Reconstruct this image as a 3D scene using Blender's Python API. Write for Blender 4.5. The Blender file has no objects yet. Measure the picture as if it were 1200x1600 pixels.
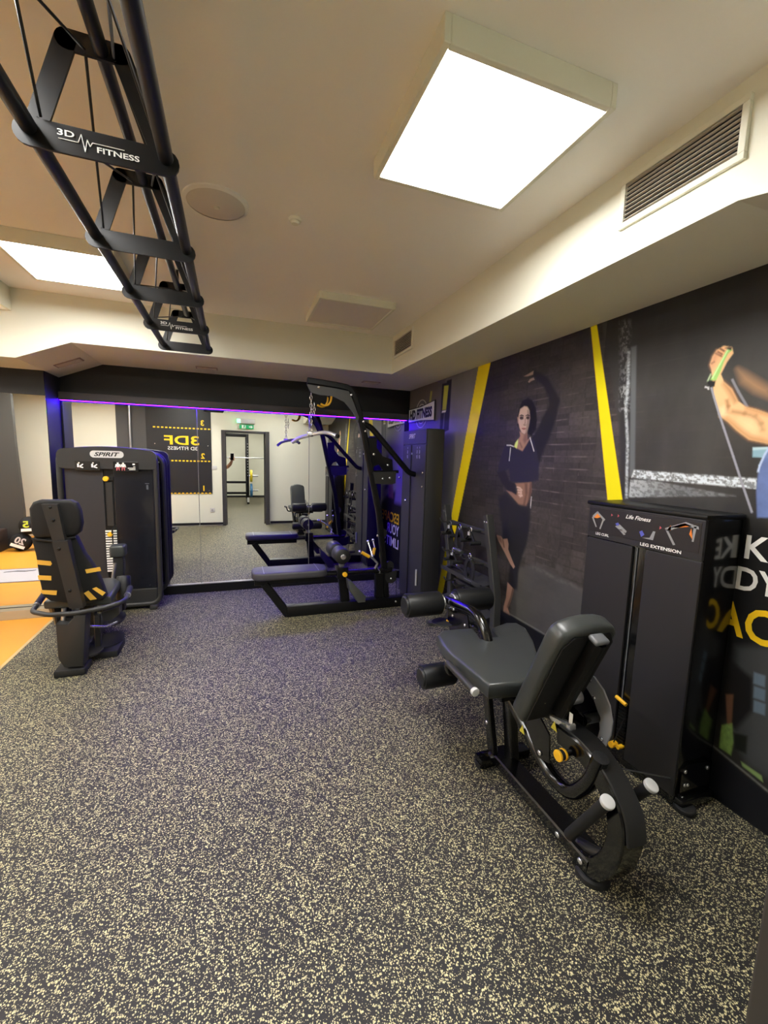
import bpy, bmesh, math, random
import numpy as np
from mathutils import Vector, Matrix

random.seed(7)
SC = bpy.context.scene
COL = SC.collection

# ------------------------------------------------------------------ camera
EYE = Vector((0.0, 0.0, 1.55))
FPX = 660.9
YAW, PITCH, ROLL = math.radians(19.83), math.radians(7.194), math.radians(1.556)
_f = Vector((math.sin(YAW), math.cos(YAW), 0)); _r = Vector((math.cos(YAW), -math.sin(YAW), 0)); _u = Vector((0, 0, 1))
CF = _f * math.cos(PITCH) - _u * math.sin(PITCH)
_U = _f * math.sin(PITCH) + _u * math.cos(PITCH)
CR = _r * math.cos(ROLL) + _U * math.sin(ROLL)
CU = _U * math.cos(ROLL) - _r * math.sin(ROLL)
cam_d = bpy.data.cameras.new('camera')
cam = bpy.data.objects.new('camera', cam_d); COL.objects.link(cam)
cam_d.sensor_fit = 'VERTICAL'; cam_d.sensor_height = 36.0; cam_d.sensor_width = 27.0
cam_d.lens = 36.0 * FPX / 1600.0
cam_d.clip_start = 0.02; cam_d.clip_end = 60
m = Matrix((CR, CU, -CF)).transposed().to_4x4(); m.translation = EYE
cam.matrix_world = m
SC.camera = cam

# ------------------------------------------------------------------ world, exposure, light strengths
wd = bpy.data.worlds.new('world'); SC.world = wd; wd.use_nodes = True
wd.node_tree.nodes['Background'].inputs[0].default_value = (0.02, 0.02, 0.022, 1)
wd.node_tree.nodes['Background'].inputs[1].default_value = 1.0
vs = SC.view_settings
vs.view_transform = 'Standard'; vs.look = 'None'; vs.exposure = 1.5; vs.gamma = 1.0; vs.use_curve_mapping = False
PANEL_E = 13.0        # light panels in the gym
PANEL2_E = 12.0        # panels over the orange area and the room behind
LED_E = 38.0          # violet strip over the mirror
try:
    SC.cycles.use_denoising = True
    SC.cycles.max_bounces = 8; SC.cycles.diffuse_bounces = 4; SC.cycles.glossy_bounces = 5
    SC.cycles.sample_clamp_indirect = 6.0
    SC.cycles.caustics_reflective = False; SC.cycles.caustics_refractive = False
except Exception:
    pass

# ------------------------------------------------------------------ helpers
def at(x, y, X=None, Y=None, Z=None):
    """the point of the place seen at photo pixel (x, y) on a plane X, Y or Z = const"""
    d = CF * FPX + CR * (x - 600) - CU * (y - 800)
    if X is not None: t = (X - EYE.x) / d.x
    elif Y is not None: t = (Y - EYE.y) / d.y
    else: t = (Z - EYE.z) / d.z
    return EYE + d * t
DM = 5.03                                            # plane of the big mirror
def mat_(x, y, Y=None, X=None, Z=None):
    """the same for what is seen in the big mirror (real-world position)"""
    p = at(x, y, X=X, Y=(2 * DM - Y) if Y is not None else None, Z=Z)
    return Vector((p.x, 2 * DM - p.y, p.z))

MATS = {}
def mat(name, col, rough=0.5, metal=0.0, noise=0.0, nscale=40.0, bump=0.0, bscale=200.0, coat=0.0, emit=None, es=0.0, spec=0.5):
    if name in MATS: return MATS[name]
    m = bpy.data.materials.new(name); m.use_nodes = True
    nt = m.node_tree; b = nt.nodes['Principled BSDF']
    b.inputs['Base Color'].default_value = (*col, 1); b.inputs['Roughness'].default_value = rough
    b.inputs['Metallic'].default_value = metal; b.inputs['Specular IOR Level'].default_value = spec
    if coat: b.inputs['Coat Weight'].default_value = coat; b.inputs['Coat Roughness'].default_value = 0.08
    if emit:
        b.inputs['Emission Color'].default_value = (*emit, 1); b.inputs['Emission Strength'].default_value = es
    if noise or bump:
        tc = nt.nodes.new('ShaderNodeTexCoord')
        if noise:
            n = nt.nodes.new('ShaderNodeTexNoise'); n.inputs['Scale'].default_value = nscale; n.inputs['Detail'].default_value = 4
            nt.links.new(tc.outputs['Object'], n.inputs['Vector'])
            r = nt.nodes.new('ShaderNodeMix'); r.data_type = 'RGBA'
            r.inputs['A'].default_value = (*[max(0, c * (1 - noise)) for c in col], 1)
            r.inputs['B'].default_value = (*[min(1, c * (1 + noise)) for c in col], 1)
            nt.links.new(n.outputs['Fac'], r.inputs['Factor']); nt.links.new(r.outputs['Result'], b.inputs['Base Color'])
        if bump:
            n2 = nt.nodes.new('ShaderNodeTexNoise'); n2.inputs['Scale'].default_value = bscale; n2.inputs['Detail'].default_value = 3
            nt.links.new(tc.outputs['Object'], n2.inputs['Vector'])
            bp = nt.nodes.new('ShaderNodeBump'); bp.inputs['Strength'].default_value = bump; bp.inputs['Distance'].default_value = 0.002
            nt.links.new(n2.outputs['Fac'], bp.inputs['Height']); nt.links.new(bp.outputs['Normal'], b.inputs['Normal'])
    MATS[name] = m
    return m

def lin(r, g, b):
    f = lambda c: (c / 255 / 12.92) if c / 255 <= 0.04045 else ((c / 255 + 0.055) / 1.055) ** 2.4
    return (f(r), f(g), f(b))

class B:
    """collects shapes in world coordinates; .ob() links them as ONE mesh object"""
    def __init__(s): s.bm = bmesh.new()
    def box(s, lo, hi, bev=0.0, seg=2):
        lo = Vector(lo); hi = Vector(hi)
        return s.obox((lo + hi) / 2, hi - lo, None, bev, seg)
    def obox(s, c, size, rot=None, bev=0.0, seg=2):
        bm = bmesh.new(); bmesh.ops.create_cube(bm, size=1.0)
        for v in bm.verts: v.co = Vector((v.co.x * size[0], v.co.y * size[1], v.co.z * size[2]))
        if bev > 0: bmesh.ops.bevel(bm, geom=list(bm.edges), offset=min(bev, min(size) * 0.49), segments=seg, profile=0.5, affect='EDGES')
        M = (rot.to_4x4() if rot is not None else Matrix.Identity(4)); M = Matrix.Translation(Vector(c)) @ M
        bm.transform(M); s._merge(bm); return s
    def _merge(s, bm):
        me = bpy.data.meshes.new('tmp'); bm.to_mesh(me); bm.free(); s.bm.from_mesh(me); bpy.data.meshes.remove(me)
    def cyl(s, p0, p1, r, seg=16, r2=None, bev=0.0):
        p0 = Vector(p0); p1 = Vector(p1); d = p1 - p0
        bm = bmesh.new()
        bmesh.ops.create_cone(bm, cap_ends=True, segments=seg, radius1=r, radius2=r if r2 is None else r2, depth=d.length)
        if bev > 0:
            ed = [e for e in bm.edges if all(len(f.verts) > 4 for f in e.link_faces) or any(len(f.verts) > 4 for f in e.link_faces)]
            bmesh.ops.bevel(bm, geom=ed, offset=bev, segments=3, profile=0.5, affect='EDGES')
        M = Matrix.Translation((p0 + p1) / 2) @ d.to_track_quat('Z', 'Y').to_matrix().to_4x4()
        bm.transform(M); s._merge(bm); return s
    def sweep(s, pts, prof, up=Vector((0, 0, 1)), closed=False):
        """sweep a 2D profile list along 3D points"""
        pts = [Vector(p) for p in pts]; n = len(pts); rings = []
        prev = None
        for i, p in enumerate(pts):
            if closed: t = (pts[(i + 1) % n] - pts[i - 1]).normalized()
            elif i == 0: t = (pts[1] - p).normalized()
            elif i == n - 1: t = (p - pts[i - 1]).normalized()
            else: t = ((pts[i + 1] - p).normalized() + (p - pts[i - 1]).normalized()).normalized()
            if prev is None:
                a = up.cross(t)
                if a.length < 1e-3: a = Vector((1, 0, 0)).cross(t)
                a.normalize()
            else:
                a = prev - t * prev.dot(t); a.normalize()
            prev = a; b = t.cross(a)
            k = 1.0
            if not closed and 0 < i < n - 1:
                c = (p - pts[i - 1]).normalized().dot(t); k = 1 / max(c, 0.5)
            rings.append([s.bm.verts.new(p + a * q[0] + b * q[1]) for q in prof])
        m_ = len(prof)
        for i in range(n if closed else n - 1):
            r0, r1 = rings[i], rings[(i + 1) % n]
            for j in range(m_):
                try: s.bm.faces.new((r0[j], r0[(j + 1) % m_], r1[(j + 1) % m_], r1[j]))
                except ValueError: pass
        if not closed:
            s.bm.faces.new(list(reversed(rings[0]))); s.bm.faces.new(rings[-1])
        return s
    def tube(s, pts, r, seg=12, bend=0.0, nb=5, closed=False):
        if bend > 0: pts = rounded(pts, bend, nb, closed)
        return s.sweep(pts, [(r * math.cos(2 * math.pi * i / seg), r * math.sin(2 * math.pi * i / seg)) for i in range(seg)], closed=closed)
    def rtube(s, pts, w, h, bend=0.0, nb=5, up=Vector((0, 0, 1)), c=0.006):
        """rectangular tube, w across 'up x t', h along the other"""
        if bend > 0: pts = rounded(pts, bend, nb)
        a, b = w / 2, h / 2
        return s.sweep(pts, [(a, b - c), (a - c, b), (-a + c, b), (-a, b - c), (-a, -b + c), (-a + c, -b), (a - c, -b), (a, -b + c)], up=up)
    def plate(s, pts, ext):
        """polygon of 3D points extruded by the vector ext"""
        pts = [Vector(p) for p in pts]; ext = Vector(ext)
        a = [s.bm.verts.new(p) for p in pts]; b = [s.bm.verts.new(p + ext) for p in pts]
        n = len(pts)
        s.bm.faces.new(a); s.bm.faces.new(list(reversed(b)))
        for i in range(n): s.bm.faces.new((a[i], b[i], b[(i + 1) % n], a[(i + 1) % n]))
        return s
    def pad(s, pts, ext, bev=0.02, seg=3):
        """extruded polygon with rounded rims (upholstery)"""
        t = B(); t.plate(pts, ext)
        bmesh.ops.recalc_face_normals(t.bm, faces=t.bm.faces)
        e = [x for x in t.bm.edges if any(len(f.verts) != 4 for f in x.link_faces)] if len(pts) != 4 else list(t.bm.edges)
        bmesh.ops.bevel(t.bm, geom=e, offset=bev, segments=seg, profile=0.5, affect='EDGES', clamp_overlap=True)
        s._merge(t.bm); return s
    def lathe(s, prof, origin, axis, seg=24):
        """prof: list of (radius, height) revolved about axis at origin"""
        q = Vector(axis).to_track_quat('Z', 'Y').to_matrix(); origin = Vector(origin); rings = []
        for r, h in prof:
            if r < 1e-6: rings.append([s.bm.verts.new(origin + q @ Vector((0, 0, h)))])
            else: rings.append([s.bm.verts.new(origin + q @ Vector((r * math.cos(2 * math.pi * i / seg), r * math.sin(2 * math.pi * i / seg), h))) for i in range(seg)])
        for a, b in zip(rings, rings[1:]):
            for i in range(seg):
                j = (i + 1) % seg
                if len(a) == 1 and len(b) == 1: continue
                if len(a) == 1: s.bm.faces.new((a[0], b[j], b[i]))
                elif len(b) == 1: s.bm.faces.new((a[i], a[j], b[0]))
                else: s.bm.faces.new((a[i], a[j], b[j], b[i]))
        return s
    def sphere(s, c, r, sub=2, scale=(1, 1, 1)):
        bm = bmesh.new(); bmesh.ops.create_uvsphere(bm, u_segments=20, v_segments=12, radius=r)
        bm.transform(Matrix.Translation(Vector(c)) @ Matrix.Diagonal((*scale, 1))); s._merge(bm); return s
    def grid_quad(s, a, b, c, d):
        s.bm.faces.new([s.bm.verts.new(Vector(p)) for p in (a, b, c, d)]); return s
    def ob(s, name, material, parent=None, smooth=True, origin=None):
        bmesh.ops.recalc_face_normals(s.bm, faces=s.bm.faces)
        o = Vector(origin) if origin is not None else (base_of(parent) if parent is not None else None)
        if o is None:
            lo = Vector([min(v.co[i] for v in s.bm.verts) for i in range(3)]); hi = Vector([max(v.co[i] for v in s.bm.verts) for i in range(3)])
            o = Vector(((lo.x + hi.x) / 2, (lo.y + hi.y) / 2, lo.z))
        bmesh.ops.translate(s.bm, verts=s.bm.verts, vec=-o)
        me = bpy.data.meshes.new(name); s.bm.to_mesh(me); s.bm.free()
        if smooth:
            me.shade_smooth(); me.set_sharp_from_angle(angle=math.radians(38))
        me.materials.append(material)
        ob = bpy.data.objects.new(name, me); COL.objects.link(ob)
        if parent is None: ob.location = o
        else: ob.parent = parent
        return ob

def base_of(o):
    v = Vector(o.location)
    while o.parent is not None:
        o = o.parent; v = v + Vector(o.location)
    return v
def rounded(pts, r, nb=5, closed=False):
    pts = [Vector(p) for p in pts]; out = []; n = len(pts)
    for i, p in enumerate(pts):
        if not closed and i in (0, n - 1): out.append(p); continue
        a = pts[i - 1]; c = pts[(i + 1) % n]
        rr = min(r, (a - p).length * 0.48, (c - p).length * 0.48)
        p0 = p + (a - p).normalized() * rr; p2 = p + (c - p).normalized() * rr
        for k in range(nb + 1):
            t = k / nb; out.append(p0 * (1 - t) ** 2 + p * 2 * t * (1 - t) + p2 * t * t)
    return out
def root(name, loc, label, cat, group=None):
    o = bpy.data.objects.new(name, None); COL.objects.link(o); o.location = Vector(loc); o.empty_display_size = 0.05
    return tag(o, label, cat, group)
def tag(o, label, cat, group=None):
    o['label'] = label; o['category'] = cat
    if group: o['group'] = group
    return o
def struct(o):
    o['kind'] = 'structure'; return o

_bolt_me = {}
def bolt(parent, p, d, r=0.010, material=None, name='bolt'):
    material = material or M_CHROME
    k = material.name
    if k not in _bolt_me:
        b = B(); b.lathe([(0, 0.55), (0.6, 0.5), (0.95, 0.3), (1, 0.0), (0, 0.0)], (0, 0, 0), (0, 0, 1), 10)
        bmesh.ops.recalc_face_normals(b.bm, faces=b.bm.faces)
        me = bpy.data.meshes.new('bolt'); b.bm.to_mesh(me); b.bm.free(); me.shade_smooth(); me.materials.append(material); _bolt_me[k] = me
    o = bpy.data.objects.new(name, _bolt_me[k]); COL.objects.link(o); o.parent = parent
    o.location = Vector(p) - base_of(parent); o.rotation_euler = Vector(d).to_track_quat('Z', 'Y').to_euler(); o.scale = (r, r, r)
    return o

ROT = {'-Y': Matrix(((1, 0, 0), (0, 0, -1), (0, 1, 0))), '+Y': Matrix(((-1, 0, 0), (0, 0, 1), (0, 1, 0))),
       '-X': Matrix(((0, 0, -1), (-1, 0, 0), (0, 1, 0))), '+Z': Matrix.Identity(3), '-Z': Matrix(((1, 0, 0), (0, -1, 0), (0, 0, -1)))}
def text(s, parent, pos, h, material, face='-Y', align='CENTER', width=None, depth=0.0006, bold=0.0, shear=0.0, name='lettering', rot=None, fit=None):
    """flat lettering; pos is the middle (or left end) of the line at half its height, h the cap height"""
    cu = bpy.data.curves.new('t', 'FONT'); cu.body = s; cu.size = 1.0; cu.align_x = 'LEFT'; cu.shear = shear
    cu.offset = bold; cu.extrude = 0.0; cu.resolution_u = 3
    o = bpy.data.objects.new('t', cu); COL.objects.link(o)
    dg = bpy.context.evaluated_depsgraph_get(); dg.update()
    me = bpy.data.meshes.new_from_object(o.evaluated_get(dg))
    bpy.data.objects.remove(o); bpy.data.curves.remove(cu)
    n = len(me.vertices); co = np.empty(n * 3); me.vertices.foreach_get('co', co); co = co.reshape(-1, 3)
    lo, hi = co.min(0), co.max(0); k = h / (hi[1] - lo[1]); kx = k
    if width: kx = width / (hi[0] - lo[0])
    co[:, 0] = (co[:, 0] - (lo[0] if align == 'LEFT' else (lo[0] + hi[0]) / 2)) * kx; co[:, 1] = (co[:, 1] - (lo[1] + hi[1]) / 2) * k; co[:, 2] = depth
    R = np.array(rot if rot is not None else ROT[face]); co = co @ R.T
    co += np.array(Vector(pos) - base_of(parent))
    me.vertices.foreach_set('co', co.ravel()); me.update(); me.name = name
    me.materials.clear(); me.materials.append(material)
    ob = bpy.data.objects.new(name, me); COL.objects.link(ob); ob.parent = parent
    return ob

# ------------------------------------------------------------------ materials
M_WHITE = mat('white_paint', lin(231, 230, 214), 0.75, noise=0.03, nscale=3, bump=0.05, bscale=90)
M_CEIL = mat('white_paint_brightened', lin(247, 244, 238), 0.8, noise=0.02, nscale=2)  # same paint as the bulkheads, colour lightened so the ceiling looks better lit
M_BLACKWALL = mat('black_wall_paint', lin(9, 9, 11), 0.5, noise=0.1, nscale=6)
M_GREYWALL = mat('dark_grey_wall_paint', lin(72, 72, 72), 0.6, noise=0.06, nscale=4)
M_BLACK = mat('black_gloss_steel', lin(9, 9, 10), 0.18, coat=0.4)
M_SATIN = mat('black_satin_steel', lin(13, 13, 14), 0.40, spec=0.3)
M_CHAR = mat('charcoal_powder_coat', lin(42, 42, 42), 0.45, bump=0.05, bscale=400)
M_CAB = mat('charcoal_cabinet_shell', lin(44, 44, 48), 0.5, noise=0.05, nscale=8)
M_CABD = mat('smoked_cabinet_shield', lin(22, 24, 32), 0.25, coat=0.3)
M_VINYL = mat('black_vinyl', lin(62, 65, 64), 0.32, bump=0.12, bscale=500)
M_VINYLD = mat('black_upholstery_back', lin(7, 7, 7), 0.75)
M_RUB = mat('black_rubber', lin(24, 24, 25), 0.7)
M_FOAM = mat('black_foam_roller', lin(25, 26, 28), 0.45, bump=0.1, bscale=300)
M_CHROME = mat('chrome', (0.82, 0.82, 0.85), 0.22, metal=0.85)
M_ALU = mat('brushed_aluminium', (0.55, 0.55, 0.58), 0.35, metal=1.0)
M_CAPG = mat('mid_grey_plastic', lin(104, 106, 110), 0.4)
M_TRUSS = mat('truss_black', lin(12, 12, 14), 0.38)
M_GREYCAP = mat('light_grey_plastic', lin(205, 205, 205), 0.4)
M_GREYST = mat('grey_silver_steel', lin(176, 178, 184), 0.35, metal=0.1)
M_YEL = mat('yellow_plastic', lin(255, 196, 40), 0.4)
M_YELP = mat('yellow_print', lin(252, 205, 20), 0.5)
M_WHP = mat('white_print', lin(248, 248, 244), 0.5)
M_GREYP = mat('grey_print', lin(150, 150, 152), 0.5)
M_ORP = mat('orange_print', lin(225, 130, 50), 0.5)
M_PINKP = mat('pink_print', lin(190, 90, 100), 0.5)
M_BLUEP = mat('blue_print', lin(90, 95, 190), 0.5)
M_BLKP = mat('black_print', lin(12, 12, 13), 0.5)
M_MIRROR = mat('mirror_glass', (0.90, 0.91, 0.89), 0.0, metal=1.0)
M_GLASSBLK = mat('black_glass', lin(10, 10, 12), 0.08, coat=0.5)
M_PANEL = mat('lit_panel', (1, 1, 1), 0.6, emit=(1.0, 0.985, 0.955), es=PANEL_E)
M_PANEL2 = mat('lit_panel_side', (1, 1, 1), 0.6, emit=(1.0, 0.98, 0.94), es=PANEL2_E)
M_PANEL3 = mat('lit_panel_other_room', (1, 1, 1), 0.6, emit=(1.0, 0.97, 0.93), es=26.0)
M_LED = mat('violet_led', (0.4, 0.1, 1), 0.5, emit=(0.040, 0.002, 1.0), es=LED_E)
M_ORANGE = mat('orange_floor', lin(240, 168, 58), 0.45, noise=0.05, nscale=3, bump=0.05, bscale=60)
M_SKIN = mat('skin', lin(190, 140, 112), 0.5)
M_SHIRT = mat('white_cotton', lin(222, 224, 228), 0.85)
M_TROUS = mat('dark_cloth', lin(40, 42, 50), 0.9)
M_HAIR = mat('dark_hair', lin(36, 28, 24), 0.7)
M_ACRED = mat('green_led', (0.1, 0.8, 0.3), 0.4, emit=(0.1, 1.0, 0.35), es=3.0)
M_EXIT = mat('exit_green', lin(10, 120, 70), 0.4, emit=lin(10, 120, 70), es=0.5)

def floor_material():
    m = bpy.data.materials.new('speckled_rubber'); m.use_nodes = True; nt = m.node_tree; b = nt.nodes['Principled BSDF']
    tc = nt.nodes.new('ShaderNodeTexCoord'); prev = None
    col = (*lin(30, 29, 29), 1)
    def layer(scale, keep, rad, c, prev, off):
        mp = nt.nodes.new('ShaderNodeMapping'); mp.inputs['Location'].default_value = (off, off * 0.7, 0); nt.links.new(tc.outputs['Object'], mp.inputs['Vector'])
        # bend the lookup a little so that the flakes are ragged, not round
        nz = nt.nodes.new('ShaderNodeTexNoise'); nz.inputs['Scale'].default_value = scale * 1.3; nz.inputs['Detail'].default_value = 1
        nt.links.new(mp.outputs['Vector'], nz.inputs['Vector'])
        ad = nt.nodes.new('ShaderNodeVectorMath'); ad.operation = 'MULTIPLY_ADD'; ad.inputs[1].default_value = (0.9 / scale,) * 3
        nt.links.new(nz.outputs['Color'], ad.inputs[0]); nt.links.new(mp.outputs['Vector'], ad.inputs[2])
        v = nt.nodes.new('ShaderNodeTexVoronoi'); v.voronoi_dimensions = '2D'; v.inputs['Scale'].default_value = scale
        nt.links.new(ad.outputs[0], v.inputs['Vector'])
        sep = nt.nodes.new('ShaderNodeSeparateColor'); nt.links.new(v.outputs['Color'], sep.inputs['Color'])
        # radius of the flake varies per cell; cells below the threshold stay black
        mr = nt.nodes.new('ShaderNodeMapRange'); mr.inputs['From Min'].default_value = 1 - keep; mr.inputs['From Max'].default_value = 1.0
        mr.inputs['To Min'].default_value = 0.0; mr.inputs['To Max'].default_value = rad; nt.links.new(sep.outputs['Red'], mr.inputs['Value'])
        lt = nt.nodes.new('ShaderNodeMath'); lt.operation = 'LESS_THAN'; nt.links.new(v.outputs['Distance'], lt.inputs[0]); nt.links.new(mr.outputs['Result'], lt.inputs[1])
        mx = nt.nodes.new('ShaderNodeMix'); mx.data_type = 'RGBA'
        nt.links.new(lt.outputs[0], mx.inputs['Factor']); mx.inputs['B'].default_value = (*c, 1)
        if prev is None: mx.inputs['A'].default_value = col
        else: nt.links.new(prev, mx.inputs['A'])
        return mx.outputs['Result']
    p = layer(150, 0.44, 0.50, lin(206, 197, 150), None, 0.0)
    p = layer(215, 0.36, 0.48, lin(192, 184, 148), p, 3.3)
    p = layer(120, 0.20, 0.38, lin(228, 218, 168), p, 7.1)
    nt.links.new(p, b.inputs['Base Color']); b.inputs['Roughness'].default_value = 0.62
    return m
M_FLOOR = floor_material()

# ================================================================== THE SETTING
XR, XL = 2.12, -4.6          # right wall, far left wall
YD = 0.235                   # room face of the wall with the door
ZC, ZS = 2.76, 2.40          # ceiling, underside of the bulkheads
XB, YB = 1.54, 4.15          # faces of the bulkheads
D2 = 4.70                    # plane of the mirror in the left bay
DX0, DX1, DZ = -0.132, 0.70, 2.02   # door opening

struct(B().box((-1.57, YD - 0.2, -0.05), (XR, 5.1, 0.0)).ob('floor', M_FLOOR, smooth=False, origin=(0, 0, 0)))
of = struct(B().box((XL, YD, -0.05), (-1.57, 4.72, 0.0)).ob('floor', M_ORANGE, smooth=False, origin=(0, 0, 0)))
M_EDGE = mat('pale_floor_edge', lin(206, 180, 128), 0.6)
struct(B().box((-1.585, YD, 0.0), (-1.562, 4.6, 0.003)).ob('trim_1', M_EDGE, smooth=False))
struct(B().box((-1.58, YD - 0.1, ZC), (XR + 0.1, 5.1, ZC + 0.06)).ob('ceiling', M_CEIL, smooth=False))
struct(B().box((XL, YD - 0.1, 2.59), (-1.58, 5.1, 2.65)).ob('ceiling', M_CEIL, smooth=False))
struct(B().box((-1.60, YD, 2.59), (-1.56, YB, ZC)).ob('trim_2', M_WHITE, smooth=False))
# right bulkhead, its end towards the door rises; then the back bulkhead with the sloping drop on the left
rb = struct(B().plate([(XB, 5.05, ZC), (XB, 5.05, ZS), (XB, 1.01, ZS), (XB, 0.55, 2.285), (XB, YD, 2.285), (XB, YD, ZC)], (XR - XB, 0, 0)).ob('ceiling_bulkhead', M_WHITE, smooth=False))
bb = B()
bb.plate([(XB, YB, ZC), (XB, YB, ZS), (-1.19, YB, ZS), (-1.56, YB, 2.245), (XL, YB, 2.245), (XL, YB, ZC)], (0, 0.95, 0))
struct(bb.ob('ceiling_bulkhead', M_WHITE, smooth=False))
# back wall, black above the mirror; column and header of the left bay
struct(B().box((-1.56, DM + 0.008, 0), (XR + 0.1, DM + 0.1, ZC)).ob('wall_back', M_BLACKWALL, smooth=False))
struct(B().plate([(-1.565, D2 + 0.01, 0), (-1.565, DM + 0.05, 0), (-1.75, DM + 0.05, 0), (-1.75, D2 + 0.01, 0)], (0, 0, 2.30)).ob('wall_column', mat('dark_column_paint', lin(44, 42, 46), 0.5), smooth=False))
struct(B().box((XL, D2 - 0.01, 2.03), (-1.566, D2 + 0.01, 2.30)).ob('wall_header', M_BLACKWALL, smooth=False))
struct(B().box((XL, D2 + 0.012, 0.0), (-1.75, 5.0, 2.30)).ob('wall_left_bay', M_BLACKWALL, smooth=False))
struct(B().box((XL - 0.1, YD - 0.1, 0), (XL, 5.1, ZC)).ob('wall_left', M_WHITE, smooth=False))
# wall with the door, dark grey and banner areas are paint / panels on it
wd_ = B()
wd_.box((XL, YD - 0.15, 0), (DX0, YD, ZC)); wd_.box((DX1, YD - 0.15, 0), (XR + 0.1, YD, ZC)); wd_.box((DX0, YD - 0.15, DZ), (DX1, YD, ZC))
struct(wd_.ob('wall_door', M_WHITE, smooth=False))
struct(B().box((-2.15, YD, 0), (-1.62, YD + 0.004, 2.6)).ob('trim_3', M_GREYWALL, smooth=False))
struct(B().box((-1.62, YD, 0.02), (-0.20, YD + 0.012, 0.07)).ob('baseboard_door', M_BLACKWALL, smooth=False))
struct(B().box((0.80, YD, 0.02), (XR, YD + 0.012, 0.07)).ob('baseboard_door', M_BLACKWALL, smooth=False))
M_FRAME = mat('dark_door_frame', lin(62, 60, 58), 0.5)
fr = B()
fr.box((DX0 - 0.075, YD - 0.17, 0), (DX0, YD + 0.012, DZ + 0.045), 0.004); fr.box((DX1, YD - 0.17, 0), (DX1 + 0.085, YD + 0.075, DZ + 0.045), 0.004)
fr.box((DX0, YD - 0.17, DZ), (DX1, YD + 0.012, DZ + 0.045), 0.004)
fr.box((DX0 - 0.001, YD - 0.165, 0), (DX0 + 0.02, YD - 0.10, DZ)); fr.box((DX1 - 0.02, YD - 0.165, 0), (DX1 + 0.001, YD - 0.10, DZ))
struct(fr.ob('door_1', M_FRAME, smooth=False))

# dark partition and print on the left, seen in the left mirror
M_DARKP = mat('dark_partition', lin(70, 70, 68), 0.7)
struct(B().plate([(p.x, 1.26, p.z) for p in (at(40, 858, Y=8.06), at(37, 800, Y=8.06), at(30, 745, Y=8.06), at(23, 690, Y=8.06), at(16, 617, Y=8.06))] + [(-3.2, 1.26, 2.59), (XL, 1.26, 2.59), (XL, 1.26, 0)], (0, 0.08, 0)).ob('wall_partition', M_DARKP, smooth=False))

# the room behind the door
struct(B().box((-2.2, -6.3, -0.05), (2.6, YD - 0.2, 0.0)).ob('floor', M_FLOOR, smooth=False, origin=(0, 0, 0)))
struct(B().box((-2.2, -6.3, ZC), (2.6, YD - 0.15, ZC + 0.05)).ob('ceiling', M_CEIL, smooth=False))
struct(B().box((-2.2, -6.4, 0), (2.6, -6.25, ZC)).ob('wall_far_room', M_WHITE, smooth=False))
struct(B().box((-2.3, -6.3, 0), (-2.2, YD - 0.15, ZC)).ob('wall_far_room_left', M_WHITE, smooth=False))
struct(B().box((2.6, -6.3, 0), (2.7, YD - 0.15, ZC)).ob('wall_far_room_right', M_WHITE, smooth=False))
struct(B().box((-2.2, -6.25, 0), (2.6, -6.235, 0.07)).ob('baseboard_far_room', M_BLACKWALL, smooth=False))

# ------------------------------------------------------------------ right wall with its printed wallpaper
struct(B().box((XR + 0.004, YD - 0.15, 0), (XR + 0.1, 5.1, ZC)).ob('wall_right', M_BLACKWALL, smooth=False))

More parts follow.
